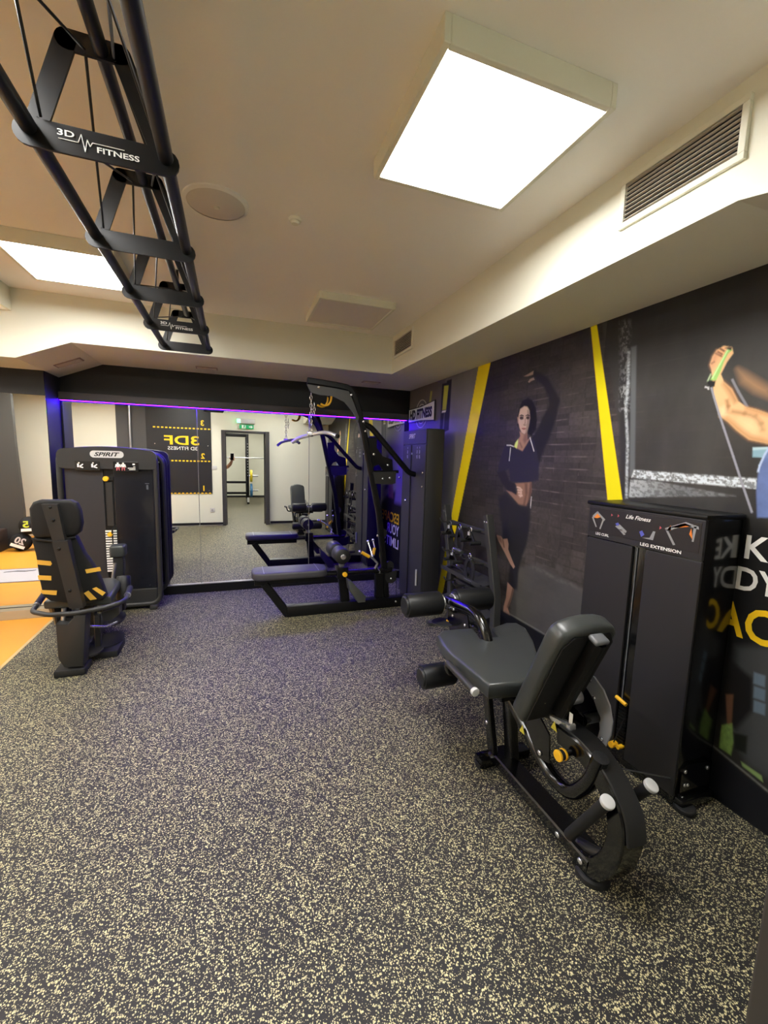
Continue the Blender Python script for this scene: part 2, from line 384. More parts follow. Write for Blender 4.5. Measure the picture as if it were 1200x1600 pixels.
def build_mural():
    ys = np.concatenate([np.arange(YD, 0.98, 0.05), np.arange(0.98, 1.45, 0.003), np.arange(1.45, 2.2, 0.0045), np.arange(2.2, 3.45, 0.006), np.arange(3.45, 5.03, 0.010), [5.03]])
    zs = np.arange(0.0, 2.4001, 0.005)
    ny, nz = len(ys), len(zs)
    Yg, Zg = np.meshgrid(ys, zs); Yg = Yg.ravel(); Zg = Zg.ravel(); N = len(Yg)
    C = np.zeros((N, 3))
    rng = np.random.RandomState(5)
    T = rng.rand(256, 256)
    def vn(u, v):
        iu = np.floor(u).astype(int); iv = np.floor(v).astype(int); fu = u - iu; fv = v - iv
        fu = fu * fu * (3 - 2 * fu); fv = fv * fv * (3 - 2 * fv)
        a = T[iu % 256, iv % 256]; b = T[(iu + 1) % 256, iv % 256]; c = T[iu % 256, (iv + 1) % 256]; d = T[(iu + 1) % 256, (iv + 1) % 256]
        return (a * (1 - fu) + b * fu) * (1 - fv) + (c * (1 - fu) + d * fu) * fv
    def fbm(u, v, o=4):
        s = 0; a = 0.5; t = 0
        for i in range(o): s = s + a * vn(u + 17 * i, v + 31 * i); t += a; u = u * 2; v = v * 2; a *= 0.55
        return s / t
    def W(pts, org=None, k=1.0):
        out = []
        for (x, y) in pts:
            if org: x = org[0] + x / k; y = org[1] + y / k
            p = at(x, y, X=XR); out.append((p.y, p.z))
        return np.array(out)
    def alpha(poly, soft):
        lo = poly.min(0) - soft * 2; hi = poly.max(0) + soft * 2
        idx = np.nonzero((Yg > lo[0]) & (Yg < hi[0]) & (Zg > lo[1]) & (Zg < hi[1]))[0]
        if len(idx) == 0: return idx, None
        y = Yg[idx]; z = Zg[idx]; ins = np.zeros(len(idx), bool); dm = np.full(len(idx), 1e9)
        n = len(poly)
        for i in range(n):
            y0, z0 = poly[i]; y1, z1 = poly[(i + 1) % n]
            if z0 != z1:
                c = ((z0 > z) != (z1 > z)) & (y < (y1 - y0) * (z - z0) / (z1 - z0) + y0); ins ^= c
            L = (y1 - y0) ** 2 + (z1 - z0) ** 2 + 1e-12
            t = np.clip(((y - y0) * (y1 - y0) + (z - z0) * (z1 - z0)) / L, 0, 1)
            dm = np.minimum(dm, (y - y0 - t * (y1 - y0)) ** 2 + (z - z0 - t * (z1 - z0)) ** 2)
        sd = np.sqrt(dm) * np.where(ins, 1, -1)
        return idx, np.clip(0.5 + sd / (2 * soft), 0, 1)
    def fill(pts, col, org=None, k=1.0, soft=0.004, a=1.0, mod=None, raw=False):
        poly = np.array(pts, float) if raw else W(pts, org, k)
        idx, al = alpha(poly, soft)
        if al is None: return
        al = al * a
        if mod is not None: al = al * mod(Yg[idx], Zg[idx])
        c = np.array(lin(*col))
        C[idx] = C[idx] * (1 - al[:, None]) + c * al[:, None]
    def line(pts, w, col, org=None, k=1.0, soft=0.002, a=1.0, mod=None):
        P_ = W(pts, org, k)
        for p, q in zip(P_, P_[1:]):
            d = q - p; L = np.hypot(*d); n = np.array([-d[1], d[0]]) / L * w / 2; e = d / L * w * 0.2
            fill([p - e + n, q + e + n, q + e - n, p - e - n], col, soft=soft, a=a, mod=mod, raw=True)
    # --- ground of the print: dark masonry
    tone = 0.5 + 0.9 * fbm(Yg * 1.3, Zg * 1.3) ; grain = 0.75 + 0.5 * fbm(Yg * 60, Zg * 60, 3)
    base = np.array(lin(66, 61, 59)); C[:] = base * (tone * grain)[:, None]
    # bricks with worn mortar
    rh, bw = 0.082, 0.23
    row = np.floor((Zg + 0.004 * vn(Yg * 3, Zg * 3)) / rh); fz = (Zg / rh + 0.05 * vn(Yg * 6, Zg * 6)) % 1.0
    by = (Yg + (row % 2) * bw / 2 + 0.02 * vn(row * 3.1, row * 0)) / bw; fb = by % 1.0
    tint = T[(row.astype(int) * 7) % 256, (np.floor(by).astype(int) * 13) % 256]
    patch = np.clip((fbm(Yg * 2.3 + 5, Zg * 2.3, 3) - 0.38) * 4, 0, 1)
    C *= (0.70 + 0.60 * tint)[:, None]
    joint = np.maximum(np.clip(1 - np.abs(fz - 0.5) / 0.10, 0, 1), np.clip(1 - np.abs(fb - 0.5) / 0.035, 0, 1)); C *= (1 - 0.35 * joint)[:, None]
    wear = np.clip((fbm(Yg * 14, Zg * 9, 3) - 0.42) * 5, 0, 1)
    mort = np.clip(1 - np.abs(fz - 0.5) / 0.075, 0, 1) * (0.35 + 0.65 * wear) * patch * 0.8
    mortv = np.clip(1 - np.abs(fb - 0.5) / 0.022, 0, 1) * np.clip((fbm(Yg * 9 + 3, Zg * 9, 2) - 0.5) * 4, 0, 1) * patch * 0.6
    mm = np.clip(mort + mortv, 0, 1)[:, None]; C[:] = C * (1 - mm) + np.array(lin(116, 108, 102)) * mm
    # darker top and darker left half behind the woman
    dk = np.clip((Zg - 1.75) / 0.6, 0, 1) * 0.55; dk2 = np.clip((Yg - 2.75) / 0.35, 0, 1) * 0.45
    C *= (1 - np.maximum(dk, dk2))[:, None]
    # --- concrete field left of the first yellow stripe
    fill([(640, 600), (757, 560), (690, 935), (600, 940)], (116, 113, 111), soft=0.01, mod=lambda y, z: 0.75 + 0.5 * (fbm(y * 4, z * 2) - 0.3))
    fill([(640, 600), (697, 590), (694, 700), (640, 720)], (92, 86, 82), soft=0.02)
    fill([(691, 600), (698, 598), (690, 690), (686, 690)], (18, 17, 20), soft=0.008)
    fill([(698, 595), (706, 592), (701, 672), (693, 676)], (24, 22, 26), soft=0.006)
    fill([(694, 603), (701, 602), (697, 640), (691, 641)], (168, 168, 60), soft=0.006)
    fill([(673, 611), (675.5, 611), (673, 632), (670, 632)], (150, 148, 70), soft=0.006)
    fill([(691, 642), (697, 641), (696, 644), (690, 645)], (215, 210, 205), soft=0.004)
    # black panel with the slogan in the corner behind the machine
    fill([(4.05, 0.0), (5.03, 0.0), (5.03, 1.05), (4.85, 1.18), (4.3, 1.02), (4.05, 0.9)], (12, 11, 16), soft=0.03, raw=True)
    fill([(4.35, 1.0), (4.55, 1.0), (4.5, 1.35), (4.42, 1.5), (4.36, 1.3)], (110, 74, 70), soft=0.02, raw=True)
    fill([(4.6, 0.95), (4.95, 0.95), (4.95, 1.6), (4.7, 1.5)], (104, 84, 130), soft=0.04, raw=True)
    fill([(4.2, 1.1), (4.35, 1.15), (4.30, 1.6), (4.22, 1.6)], (46, 40, 48), soft=0.03, raw=True)
    # --- yellow stripes
    # --- the woman (traced from two close-ups)
    o1, k1 = (760, 560), 6.6667
    o2, k2 = (760, 780), 8.0
    # printed floor
    fill([(420, 850), (620, 810), (1120, 1090), (1400, 1230), (1700, 1900), (700, 1760), (300, 1440), (330, 1100)], (74, 73, 73), o2, k2, soft=0.02, mod=lambda y, z: 0.8 + 0.6 * (fbm(y * 5, z * 9) - 0.4))
    line([(560, 850), (700, 900), (880, 1000), (1060, 1070), (1300, 1190)], 0.02, (96, 92, 90), o2, k2, soft=0.012, a=0.8, mod=lambda y, z: np.clip((fbm(y * 25, z * 25) - 0.35) * 4, 0, 1))
    fill([(760, 690), (880, 730), (1020, 860), (1120, 960), (1120, 1080), (900, 990), (700, 880), (640, 810)], (84, 81, 80), o2, k2, soft=0.05, a=0.5, mod=lambda y, z: np.clip((fbm(y * 18, z * 18) - 0.4) * 4, 0, 1))
    D_ = (30, 29, 33)
    fill([(480, 118), (560, 145), (640, 205), (700, 300), (768, 430), (742, 560), (702, 700), (645, 850), (585, 990), (545, 1110), (480, 900), (470, 820), (520, 760), (590, 610), (650, 490), (645, 400), (600, 300), (540, 230), (478, 190)], D_, o1, k1, soft=0.012)
    fill([(430, 412), (372, 445), (335, 540), (316, 640), (325, 700), (345, 720), (360, 560), (440, 510), (455, 600), (430, 790), (470, 810), (515, 740), (528, 640), (515, 520), (475, 435)], (20, 18, 20), o1, k1, soft=0.006)
    S = (186, 160, 146)
    fill([(395, 498), (352, 528), (336, 600), (332, 660), (345, 722), (365, 772), (395, 792), (420, 772), (440, 705), (454, 620), (447, 540), (425, 503)], S, o1, k1, soft=0.005)
    fill([(440, 530), (455, 610), (442, 700), (420, 770), (405, 780), (418, 700), (428, 620), (425, 540)], (120, 98, 90), o1, k1, soft=0.008, a=0.7)
    fill([(322, 610), (333, 615), (336, 680), (326, 675)], (150, 122, 110), o1, k1, soft=0.004)
    fill([(345, 612), (368, 600), (388, 614), (384, 634), (362, 640), (347, 630)], (58, 44, 42), o1, k1, soft=0.004)
    fill([(412, 612), (430, 600), (450, 612), (446, 630), (428, 636), (414, 628)], (58, 44, 42), o1, k1, soft=0.004)
    line([(346, 600), (366, 590), (388, 600)], 0.008, (46, 34, 32), o1, k1); line([(410, 598), (430, 588), (450, 598)], 0.008, (46, 34, 32), o1, k1)
    line([(404, 630), (404, 672), (396, 688)], 0.008, (122, 94, 84), o1, k1, soft=0.004)
    fill([(384, 686), (400, 694), (416, 686), (410, 700), (390, 700)], (100, 74, 66), o1, k1, soft=0.004)
    fill([(366, 728), (392, 720), (414, 728), (394, 746)], (166, 104, 100), o1, k1, soft=0.004); line([(368, 732), (392, 735), (413, 731)], 0.005, (90, 52, 50), o1, k1)
    fill([(345, 760), (395, 795), (424, 775), (428, 850), (462, 820), (420, 900), (378, 968), (310, 935), (335, 840), (352, 810)], (160, 124, 106), o1, k1, soft=0.005)
    fill([(395, 795), (424, 778), (428, 850), (400, 890), (380, 850)], (96, 68, 58), o1, k1, soft=0.012, a=0.6); line([(350, 880), (370, 930)], 0.01, (110, 82, 72), o1, k1, soft=0.008)
    fill([(332, 838), (302, 878), (288, 920), (316, 942), (328, 890)], (206, 222, 136), o1, k1)
    J = (40, 38, 52)
    fill([(212, 898), (300, 935), (375, 970), (460, 828), (490, 850), (522, 960), (548, 1100), (542, 1270), (400, 1302), (250, 1285), (235, 1150), (195, 1172), (130, 1220), (115, 1190), (135, 1080), (175, 950)], J, o1, k1, soft=0.008)
    fill([(115, 1190), (195, 1165), (240, 1275), (300, 1300), (312, 1425), (215, 1378), (150, 1280)], (33, 31, 38), o1, k1, soft=0.01)
    for l in ([(212, 905), (250, 905), (285, 918)], [(252, 930), (238, 1066)], [(466, 865), (495, 966)], [(455, 825), (465, 865)]): line(l, 0.009, (198, 202, 205), o1, k1)
    fill([(300, 1302), (470, 1290), (472, 1390), (440, 1480), (412, 1540), (335, 1522), (235, 1405), (208, 1376), (262, 1392), (312, 1424), (330, 1350)], (142, 108, 92), o1, k1, soft=0.006)
    fill([(400, 1300), (425, 1300), (430, 1400), (400, 1540), (380, 1530), (405, 1420)], (86, 62, 54), o1, k1, soft=0.012, a=0.8); fill([(455, 1295), (472, 1295), (470, 1400), (425, 1530), (440, 1420)], (70, 52, 48), o1, k1, soft=0.01, a=0.8)
    for i in range(4): line([(318 + 6 * i, 1340 + 28 * i), (350 + 8 * i, 1350 + 26 * i), (372 - 8 * i, 1375 + 22 * i)], 0.013, (196, 168, 156), o1, k1, soft=0.004)
    fill([(200, 1395), (330, 1525), (412, 1545), (470, 1500), (462, 1560), (440, 1560), (430, 1800), (150, 1700), (120, 1450)], (32, 31, 37), o1, k1, soft=0.02)
    line([(470, 1440), (458, 1560)], 0.01, (180, 176, 180), o1, k1)
    fill([(300, 0), (420, 90), (550, 100), (548, 260), (505, 560), (440, 740), (400, 900), (385, 1130), (330, 1130), (268, 1030), (300, 800), (210, 560), (190, 300)], (33, 32, 38), o2, k2, soft=0.012)
    fill([(130, 450), (185, 465), (205, 500), (262, 493), (278, 560), (272, 625), (322, 760), (356, 842), (338, 868), (300, 812), (222, 655), (150, 520)], (160, 126, 110), o2, k2)
    line([(205, 505), (222, 600)], 0.012, (80, 58, 50), o2, k2, soft=0.006); fill([(130, 450), (185, 465), (200, 560), (150, 510)], (112, 84, 70), o2, k2, soft=0.01, a=0.8)
    fill([(265, 1038), (330, 1110), (342, 1130), (302, 1285), (268, 1362), (292, 1445), (322, 1535), (258, 1535), (210, 1445), (215, 1340), (245, 1230)], (164, 126, 110), o2, k2)
    fill([(325, 1110), (345, 1130), (300, 1290), (270, 1360), (255, 1350), (300, 1220)], (70, 52, 48), o2, k2, soft=0.008, a=0.8)
    fill([(390, 188), (440, 160), (492, 128), (486, 168), (432, 186)], (150, 128, 116), o1, k1, soft=0.003); fill([(432, 244), (455, 215), (492, 198), (502, 222), (466, 236), (446, 254)], (150, 128, 116), o1, k1, soft=0.003)
    # --- right field: girder wall and the arm with the exercise band
    o3, k3 = (900, 480), 4.0
    o4, k4 = (1040, 500), 6.156
    fill([(925, 500), (940, 500), (985, 781), (975, 1300), (1260, 1500), (1260, 300), (1200, 390)], (58, 57, 55), soft=0.01, mod=lambda y, z: 0.9 + 0 * y)
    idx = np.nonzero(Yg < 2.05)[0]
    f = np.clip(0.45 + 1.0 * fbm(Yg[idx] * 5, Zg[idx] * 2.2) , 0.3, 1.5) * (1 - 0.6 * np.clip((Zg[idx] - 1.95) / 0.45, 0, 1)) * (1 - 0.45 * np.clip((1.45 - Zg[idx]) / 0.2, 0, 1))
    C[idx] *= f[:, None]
    sp = lambda y, z: np.clip((fbm(y * 70, z * 110, 4) - 0.40) * 6, 0.0, 1)
    sp2 = lambda y, z: np.clip((fbm(y * 90, z * 70, 4) - 0.47) * 8, 0, 1)
    fill([(275, 90), (340, 90), (375, 260), (368, 1010), (335, 1190), (275, 1190)], (48, 47, 47), o3, k3, soft=0.01)
    fill([(280, 90), (335, 90), (330, 640), (280, 640)], (150, 152, 154), o3, k3, soft=0.02, mod=lambda y, z: sp2(y, z) * (0.35 + 0.5 * ((z > 1.62) & (z < 2.0))))
    line([(330, 280), (325, 480), (312, 640), (322, 850), (315, 1190)], 0.016, (176, 182, 188), o3, k3, soft=0.006, mod=lambda y, z: 0.45 + 0.55 * sp(y, z))
    fill([(345, 250), (378, 240), (368, 1010), (350, 1060), (335, 1060)], (104, 108, 111), o3, k3, soft=0.006, a=0.75)
    fill([(362, 1018), (1130, 1072), (1125, 1135), (345, 1066)], (205, 212, 218), o3, k3, soft=0.004, mod=lambda y, z: 0.25 + 0.75 * sp(y, z))
    fill([(340, 1078), (480, 1084), (1000, 1180), (330, 1188)], (168, 172, 176), o3, k3, soft=0.004, mod=lambda y, z: (0.45 + 0.55 * sp(y, z)) * np.clip((y - 1.42) / 0.35, 0.35, 1))
    # black slogan field under it
    fill([(1000, 800), (1126, 800), (1260, 770), (1260, 1180), (1180, 1060), (1000, 1000)], (16, 16, 18), soft=0.02, mod=lambda y, z: np.clip((1.36 - z) / 0.12, 0, 1))
    # blurred far forearm and bands
    fill([(690, 470), (770, 510), (1000, 650), (1000, 745), (860, 690), (735, 600)], (168, 128, 92), o4, k4, soft=0.02, a=0.75)
    line([(640, 572), (700, 690), (785, 835)], 0.010, (120, 120, 128), o4, k4)
    A = (224, 178, 130)
    arm = [(440, 480), (424, 430), (450, 350), (490, 290), (560, 248), (640, 262), (652, 320), (592, 402), (532, 520), (560, 590), (640, 662), (700, 780), (770, 832), (880, 860), (1010, 905), (1010, 1198), (800, 1152), (680, 1062), (600, 982), (530, 932), (500, 860), (462, 740), (455, 620)]
    fill(arm, A, o4, k4, soft=0.003)
    sh = (150, 98, 58)
    fill([(560, 590), (640, 662), (700, 780), (660, 800), (600, 700), (548, 620)], sh, o4, k4, soft=0.012, a=0.7)
    line([(590, 885), (602, 830), (590, 770)], 0.012, sh, o4, k4, soft=0.008, a=0.8); fill([(520, 850), (560, 830), (590, 880), (560, 930), (525, 925)], (240, 205, 165), o4, k4, soft=0.012, a=0.8)
    line([(640, 880), (760, 900), (860, 930), (915, 1000), (930, 1060)], 0.012, sh, o4, k4, soft=0.010, a=0.75)
    fill([(720, 960), (840, 960), (900, 1040), (860, 1090), (760, 1060)], (242, 206, 160), o4, k4, soft=0.025, a=0.7)
    fill([(530, 932), (600, 982), (680, 1062), (800, 1152), (1010, 1198), (1010, 1165), (820, 1110), (700, 1020), (600, 940)], (172, 118, 72), o4, k4, soft=0.012, a=0.7)
    fill([(770, 832), (880, 860), (1010, 905), (1010, 930), (880, 895), (770, 860)], (168, 114, 70), o4, k4, soft=0.010, a=0.7)
    for l in ([(480, 320), (540, 350)], [(500, 305), (545, 330)], [(440, 420), (470, 400)], [(525, 275), (565, 300)]): line(l, 0.007, (120, 74, 52), o4, k4, soft=0.003)
    fill([(425, 430), (450, 350), (490, 290), (520, 330), (470, 430), (445, 480)], (196, 140, 112), o4, k4, soft=0.012, a=0.6)
    fill([(612, 266), (580, 300), (540, 380), (480, 480), (428, 576), (486, 584), (532, 490), (562, 400), (602, 322), (642, 290)], (150, 192, 108), o4, k4, soft=0.003)
    line([(600, 285), (520, 430), (450, 560)], 0.006, (196, 224, 160), o4, k4)
    fill([(570, 270), (612, 258), (640, 264), (630, 292), (600, 284)], (60, 48, 42), o4, k4, soft=0.003); line([(436, 520), (402, 592)], 0.007, (170, 190, 150), o4, k4)
    fill([(398, 588), (482, 584), (470, 640), (440, 650), (408, 620)], (22, 22, 24), o4, k4, soft=0.003); line([(380, 644), (412, 652), (412, 668)], 0.007, (190, 190, 190), o4, k4)
    line([(440, 650), (465, 740), (515, 905), (560, 1040), (650, 1310), (745, 1600), (830, 1850)], 0.009, (142, 142, 154), o4, k4)
    # jeans and pale box
    fill([(838, 1230), (1020, 1222), (1020, 1330), (836, 1318)], (128, 162, 178), o4, k4, soft=0.003); fill([(840, 1228), (1020, 1220), (1020, 1240), (840, 1250)], (176, 200, 206), o4, k4, soft=0.003)
    fill([(1020, 1190), (960, 1280), (915, 1380), (890, 1480), (872, 1640), (880, 1900), (1020, 1900)], (98, 116, 166), o4, k4, soft=0.004, mod=lambda y, z: 0.7 + 0.4 * fbm(y * 30, z * 30))
    line([(1000, 1225), (955, 1290), (905, 1400), (890, 1460)], 0.008, (170, 186, 214), o4, k4)
    # lower right: legs, small panes, shoe
    fill([(1150, 1010), (1260, 1010), (1260, 1260), (1170, 1195), (1140, 1150)], (62, 64, 66), soft=0.02, a=0.8)
    fill([(1105, 1000), (1176, 1060), (1176, 1110), (1150, 1140), (1110, 1100)], (20, 19, 20), soft=0.012)
    for i, y in enumerate((1050, 1072, 1094)): fill([(1178, y), (1196, y + 6), (1195, y + 24), (1177, y + 18)], (88, 102, 116), soft=0.004)
    fill([(1134, 1085), (1146, 1085), (1143, 1135), (1136, 1132)], (96, 66, 50), soft=0.004)
    fill([(1128, 1133), (1144, 1130), (1146, 1160), (1142, 1180), (1124, 1168), (1126, 1145)], (120, 150, 78), soft=0.004, mod=lambda y, z: 0.7 + 0.6 * (fbm(y * 80, z * 80) - 0.3))
    fill([(1146, 1145), (1168, 1150), (1166, 1178), (1148, 1170)], (18, 22, 18), soft=0.006)
    # dark foot of the print
    fill([(3.95, 0.0), (3.95, 0.05), (2.95, 0.31), (2.4, 0.306), (1.2, 0.232), (0.95, 0.175), (0.27, 0.1), (0.27, 0.0)], (17, 18, 24), soft=0.006, raw=True)
    fill([(2.85, 0.312), (2.4, 0.312), (1.2, 0.238), (0.95, 0.182), (0.95, 0.19), (1.2, 0.247), (2.4, 0.322), (2.85, 0.322)], (110, 110, 108), soft=0.004, a=0.8, raw=True)
    fill([(1158, 1190), (1190, 1212), (1192, 1222), (1160, 1197)], (120, 146, 90), soft=0.004, a=0.8)
    fill([(748, 571), (767, 565), (692, 925), (681, 939)], (250, 200, 22), soft=0.003)
    fill([(923, 511), (932.5, 507), (990, 900), (1014, 1150), (985, 1150)], (252, 210, 18), soft=0.003)
    # mesh
    me = bpy.data.meshes.new('mural')
    me.vertices.add(N); co = np.stack([np.full(N, XR), Yg, Zg], 1); me.vertices.foreach_set('co', co.ravel())
    i, j = np.meshgrid(np.arange(nz - 1), np.arange(ny - 1), indexing='ij'); a = (i * ny + j).ravel()
    q = np.stack([a, a + ny, a + ny + 1, a + 1], 1).astype(np.int32); nf = len(q)
    me.loops.add(nf * 4); me.loops.foreach_set('vertex_index', q.ravel()); me.polygons.add(nf)
    me.polygons.foreach_set('loop_start', np.arange(nf) * 4); me.update(calc_edges=True)
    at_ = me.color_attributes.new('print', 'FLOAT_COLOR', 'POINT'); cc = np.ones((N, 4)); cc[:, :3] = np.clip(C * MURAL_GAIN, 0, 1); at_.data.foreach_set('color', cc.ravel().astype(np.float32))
    m = bpy.data.materials.new('printed_wallpaper'); m.use_nodes = True; nt = m.node_tree; b = nt.nodes['Principled BSDF']
    v = nt.nodes.new('ShaderNodeVertexColor'); v.layer_name = 'print'; nt.links.new(v.outputs['Color'], b.inputs['Base Color']); b.inputs['Roughness'].default_value = 0.5
    b.inputs['Specular IOR Level'].default_value = 0.3
    me.materials.append(m)
    o = bpy.data.objects.new('wall_mural', me); COL.objects.link(o)
    return o
MURAL_GAIN = 1.35
mural = build_mural()
tag(mural, 'black printed wall mural of two athletes with slanting yellow stripes', 'mural')
def wtext(s, y0, y1, z0, z1, m_, bold=0.02):
    p = Vector((XR - 0.0015, (y0 + y1) / 2, (z0 + z1) / 2)); text(s, mural, p, z1 - z0, m_, '-X', width=abs(y0 - y1), bold=bold)
wtext('KE', 1.182, 1.03, 1.158, 1.262, M_WHP); wtext('DY', 1.20, 1.035, 1.015, 1.118, M_WHP); wtext('AC', 1.27, 1.03, 0.80, 0.955, M_YELP)
for s_, (x0, y0, x1, y1, x2, y2), m_ in (('ESCAPE', (623.5, 804, 623.5, 821, 597, 800), M_YELP), ('YOUR', (623.5, 823, 623.5, 840, 604, 820), M_WHP), ('LIMITS', (622.5, 844, 622.5, 860, 600, 838), M_WHP)):
    a = mat_(x0, y0, X=XR - 0.002); b_ = mat_(x1, y1, X=XR - 0.002); c = mat_(x2, y2, X=XR - 0.002); wtext(s_, a.y, c.y, b_.z, a.z, m_)

# ------------------------------------------------------------------ mirrors
mr = root('wall_mirror', (0.3, DM, 0), 'long frameless wall mirror in tall panels under the violet light strip', 'mirror')
for x0, x1 in ((-1.545, -0.348), (-0.342, 0.854), (0.860, 2.055)):
    B().box((x0, DM, 0.107), (x1, DM + 0.006, 2.02)).ob('mirror_panel', M_MIRROR, mr, smooth=False)
B().box((-1.55, DM - 0.015, 0.0), (XR, DM + 0.006, 0.10)).ob('plinth', M_SATIN, mr, smooth=False)
B().box((-1.55, DM - 0.02, 0.098), (XR, DM + 0.001, 0.107)).ob('edge_profile', M_ALU, mr, smooth=False)
M_SEAM = mat('mirror_seam', lin(120, 118, 112), 0.4)
for x in (-0.345, 0.857): B().box((x - 0.003, DM - 0.001, 0.107), (x + 0.003, DM + 0.005, 2.02)).ob('seam', M_SEAM, mr, smooth=False)
lm = root('wall_mirror', (-3.2, D2, 0), 'smaller mirror in the left bay behind the orange floor', 'mirror')
for x0, x1 in ((-3.0, -1.568), (XL, -3.006)):
    B().box((x0, D2, 0.09), (x1, D2 + 0.006, 2.03)).ob('mirror_panel', M_MIRROR, lm, smooth=False)
B().box((XL, D2 + 0.006, 0.0), (-1.75, D2 + 0.0115, 2.03)).ob('backing', M_BLACKWALL, lm, smooth=False)
M_BEIGE = mat('beige_grey_plinth', lin(172, 158, 132), 0.6)
B().box((XL, D2 - 0.09, 0.0), (-1.58, D2 - 0.0005, 0.085), 0.003).ob('plinth', M_BEIGE, lm, smooth=False)
lp = root('light_strip', (0.25, DM, 2.03), 'violet light strip in a dark profile along the top of the mirror', 'light')
B().box((-1.56, DM - 0.055, 2.035), (2.08, DM + 0.008, 2.105), 0.004).ob('profile', mat('dark_grey_profile', lin(62, 58, 62), 0.5), lp, smooth=False)
B().box((-1.56, DM - 0.0555, 2.0285), (2.08, DM - 0.0525, 2.036)).ob('light_shield_lip', M_SATIN, lp, smooth=False)  # lip added to keep the strip's violet light off the soffit
B().box((-1.555, DM - 0.052, 2.029), (2.07, DM - 0.006, 2.035)).ob('led_tape', M_LED, lp, smooth=False)

# ================================================================== CEILING
def light_panel(c, s, material, label, drop=0.075, group=None):
    r = root('ceiling_light', (c[0], c[1], c[2] - drop), label, 'ceiling light', group)
    f = B(); h = s / 2; w = 0.022; zb, zt = c[2] - drop, c[2]
    f.box((c[0] - h, c[1] - h, zb), (c[0] - h + w, c[1] + h, zt), 0.003); f.box((c[0] + h - w, c[1] - h, zb), (c[0] + h, c[1] + h, zt), 0.003)
    f.box((c[0] - h + w, c[1] - h, zb), (c[0] + h - w, c[1] - h + w, zt), 0.003); f.box((c[0] - h + w, c[1] + h - w, zb), (c[0] + h - w, c[1] + h, zt), 0.003)
    f.ob('frame', M_WHITE, r, smooth=False)
    B().box((c[0] - h + w, c[1] - h + w, zb + 0.006), (c[0] + h - w, c[1] + h - w, zb + 0.012)).ob('diffuser', material, r, smooth=False)
    return r
light_panel((0.875, 1.495, ZC), 0.62, M_PANEL, 'large bright square ceiling light above the leg machine')
light_panel((-0.935, 3.36, ZC), 0.60, M_PANEL, 'bright square ceiling light behind the black truss')
light_panel((-0.935, 1.30, ZC), 0.60, M_PANEL, 'square ceiling light near the doorway beside the truss')
M_OFF = mat('unlit_diffuser', lin(228, 222, 212), 0.7)
light_panel((0.925, 3.55, ZC), 0.60, M_OFF, 'unlit square ceiling light near the back bulkhead', drop=0.055)
for x, y, w_ in ((-2.6, 1.5, 'near the door wall'), (-2.6, 3.4, 'near the left mirror'), (-3.9, 2.5, 'near the left wall')): light_panel((x, y, 2.59), 0.60, M_PANEL2, 'square ceiling light over the orange floor ' + w_, group='lights over the orange floor')
for x, y, w_ in ((0.4, -1.6, 'just behind the doorway'), (0.4, -4.2, 'above the power rack')): light_panel((x, y, ZC), 0.60, M_PANEL3, 'square ceiling light in the other room ' + w_, group='lights behind the doorway')

M_SPK = mat('speaker_grille', lin(222, 215, 206), 0.8, noise=0.06, nscale=400)
sp = root('ceiling_speaker', (-0.05, 2.38, ZC - 0.02), 'round flush ceiling speaker beside the black truss', 'speaker')
B().lathe([(0, 0), (0.128, 0.0), (0.134, 0.004), (0.134, 0.012), (0, 0.012)], (-0.05, 2.38, ZC - 0.012), (0, 0, 1), 40).ob('grille', M_SPK, sp)
B().lathe([(0.134, 0.0), (0.150, 0.006), (0.152, 0.012), (0.134, 0.012)], (-0.05, 2.38, ZC - 0.012), (0, 0, 1), 40).ob('rim', M_CEIL, sp)
B().lathe([(0, 0), (0.012, 0.001), (0.016, 0.006), (0, 0.006)], (-0.05, 2.40, ZC - 0.017), (0, 0, 1), 16).ob('badge', M_WHITE, sp)
dt = root('smoke_detector', (0.327, 2.375, ZC - 0.025), 'tiny white ceiling sensor between the speaker and the lights', 'sensor')
B().lathe([(0, 0), (0.018, 0), (0.024, 0.006), (0.024, 0.012), (0, 0.012)], (0.327, 2.375, ZC - 0.025), (0, 0, 1), 20).ob('sensor_head', M_WHITE, dt)
B().lathe([(0, 0), (0.030, 0.0), (0.033, 0.004), (0.033, 0.013), (0, 0.013)], (0.327, 2.375, ZC - 0.013), (0, 0, 1), 20).ob('base', M_WHITE, dt)

M_VENTD = mat('vent_dark', lin(20, 17, 15), 0.8)
M_SLAT = mat('vent_slat', lin(196, 186, 172), 0.5)
def wall_vent(y0, y1, z0, z1, nh, nv, label):
    r = root('air_vent', (XB, (y0 + y1) / 2, z0), label, 'air vent')
    w = 0.022
    f = B(); x0, x1 = XB - 0.014, XB + 0.002
    f.box((x0, y0, z0), (x1, y1, z0 + w), 0.002); f.box((x0, y0, z1 - w), (x1, y1, z1), 0.002); f.box((x0, y0, z0 + w), (x1, y0 + w, z1 - w), 0.002); f.box((x0, y1 - w, z0 + w), (x1, y1, z1 - w), 0.002)
    f.ob('frame', M_WHITE, r, smooth=False)
    B().box((XB - 0.0015, y0 + w, z0 + w), (XB - 0.0005, y1 - w, z1 - w)).ob('duct', M_VENTD, r, smooth=False)
    for i in range(nh):
        z = z0 + w + (z1 - z0 - 2 * w) * (i + 0.5) / nh
        B().obox((XB - 0.009, (y0 + y1) / 2, z), (0.009, y1 - y0 - 2 * w, 0.0022), Matrix.Rotation(0.25, 3, 'Y')).ob('slat', M_SLAT, r, smooth=False)
    for i in range(nv):
        y = y0 + w + (y1 - y0 - 2 * w) * (i + 0.5) / nv
        B().box((XB - 0.0030, y - 0.0010, z0 + w), (XB - 0.0016, y + 0.0010, z1 - w)).ob('fin', M_SATIN, r, smooth=False)
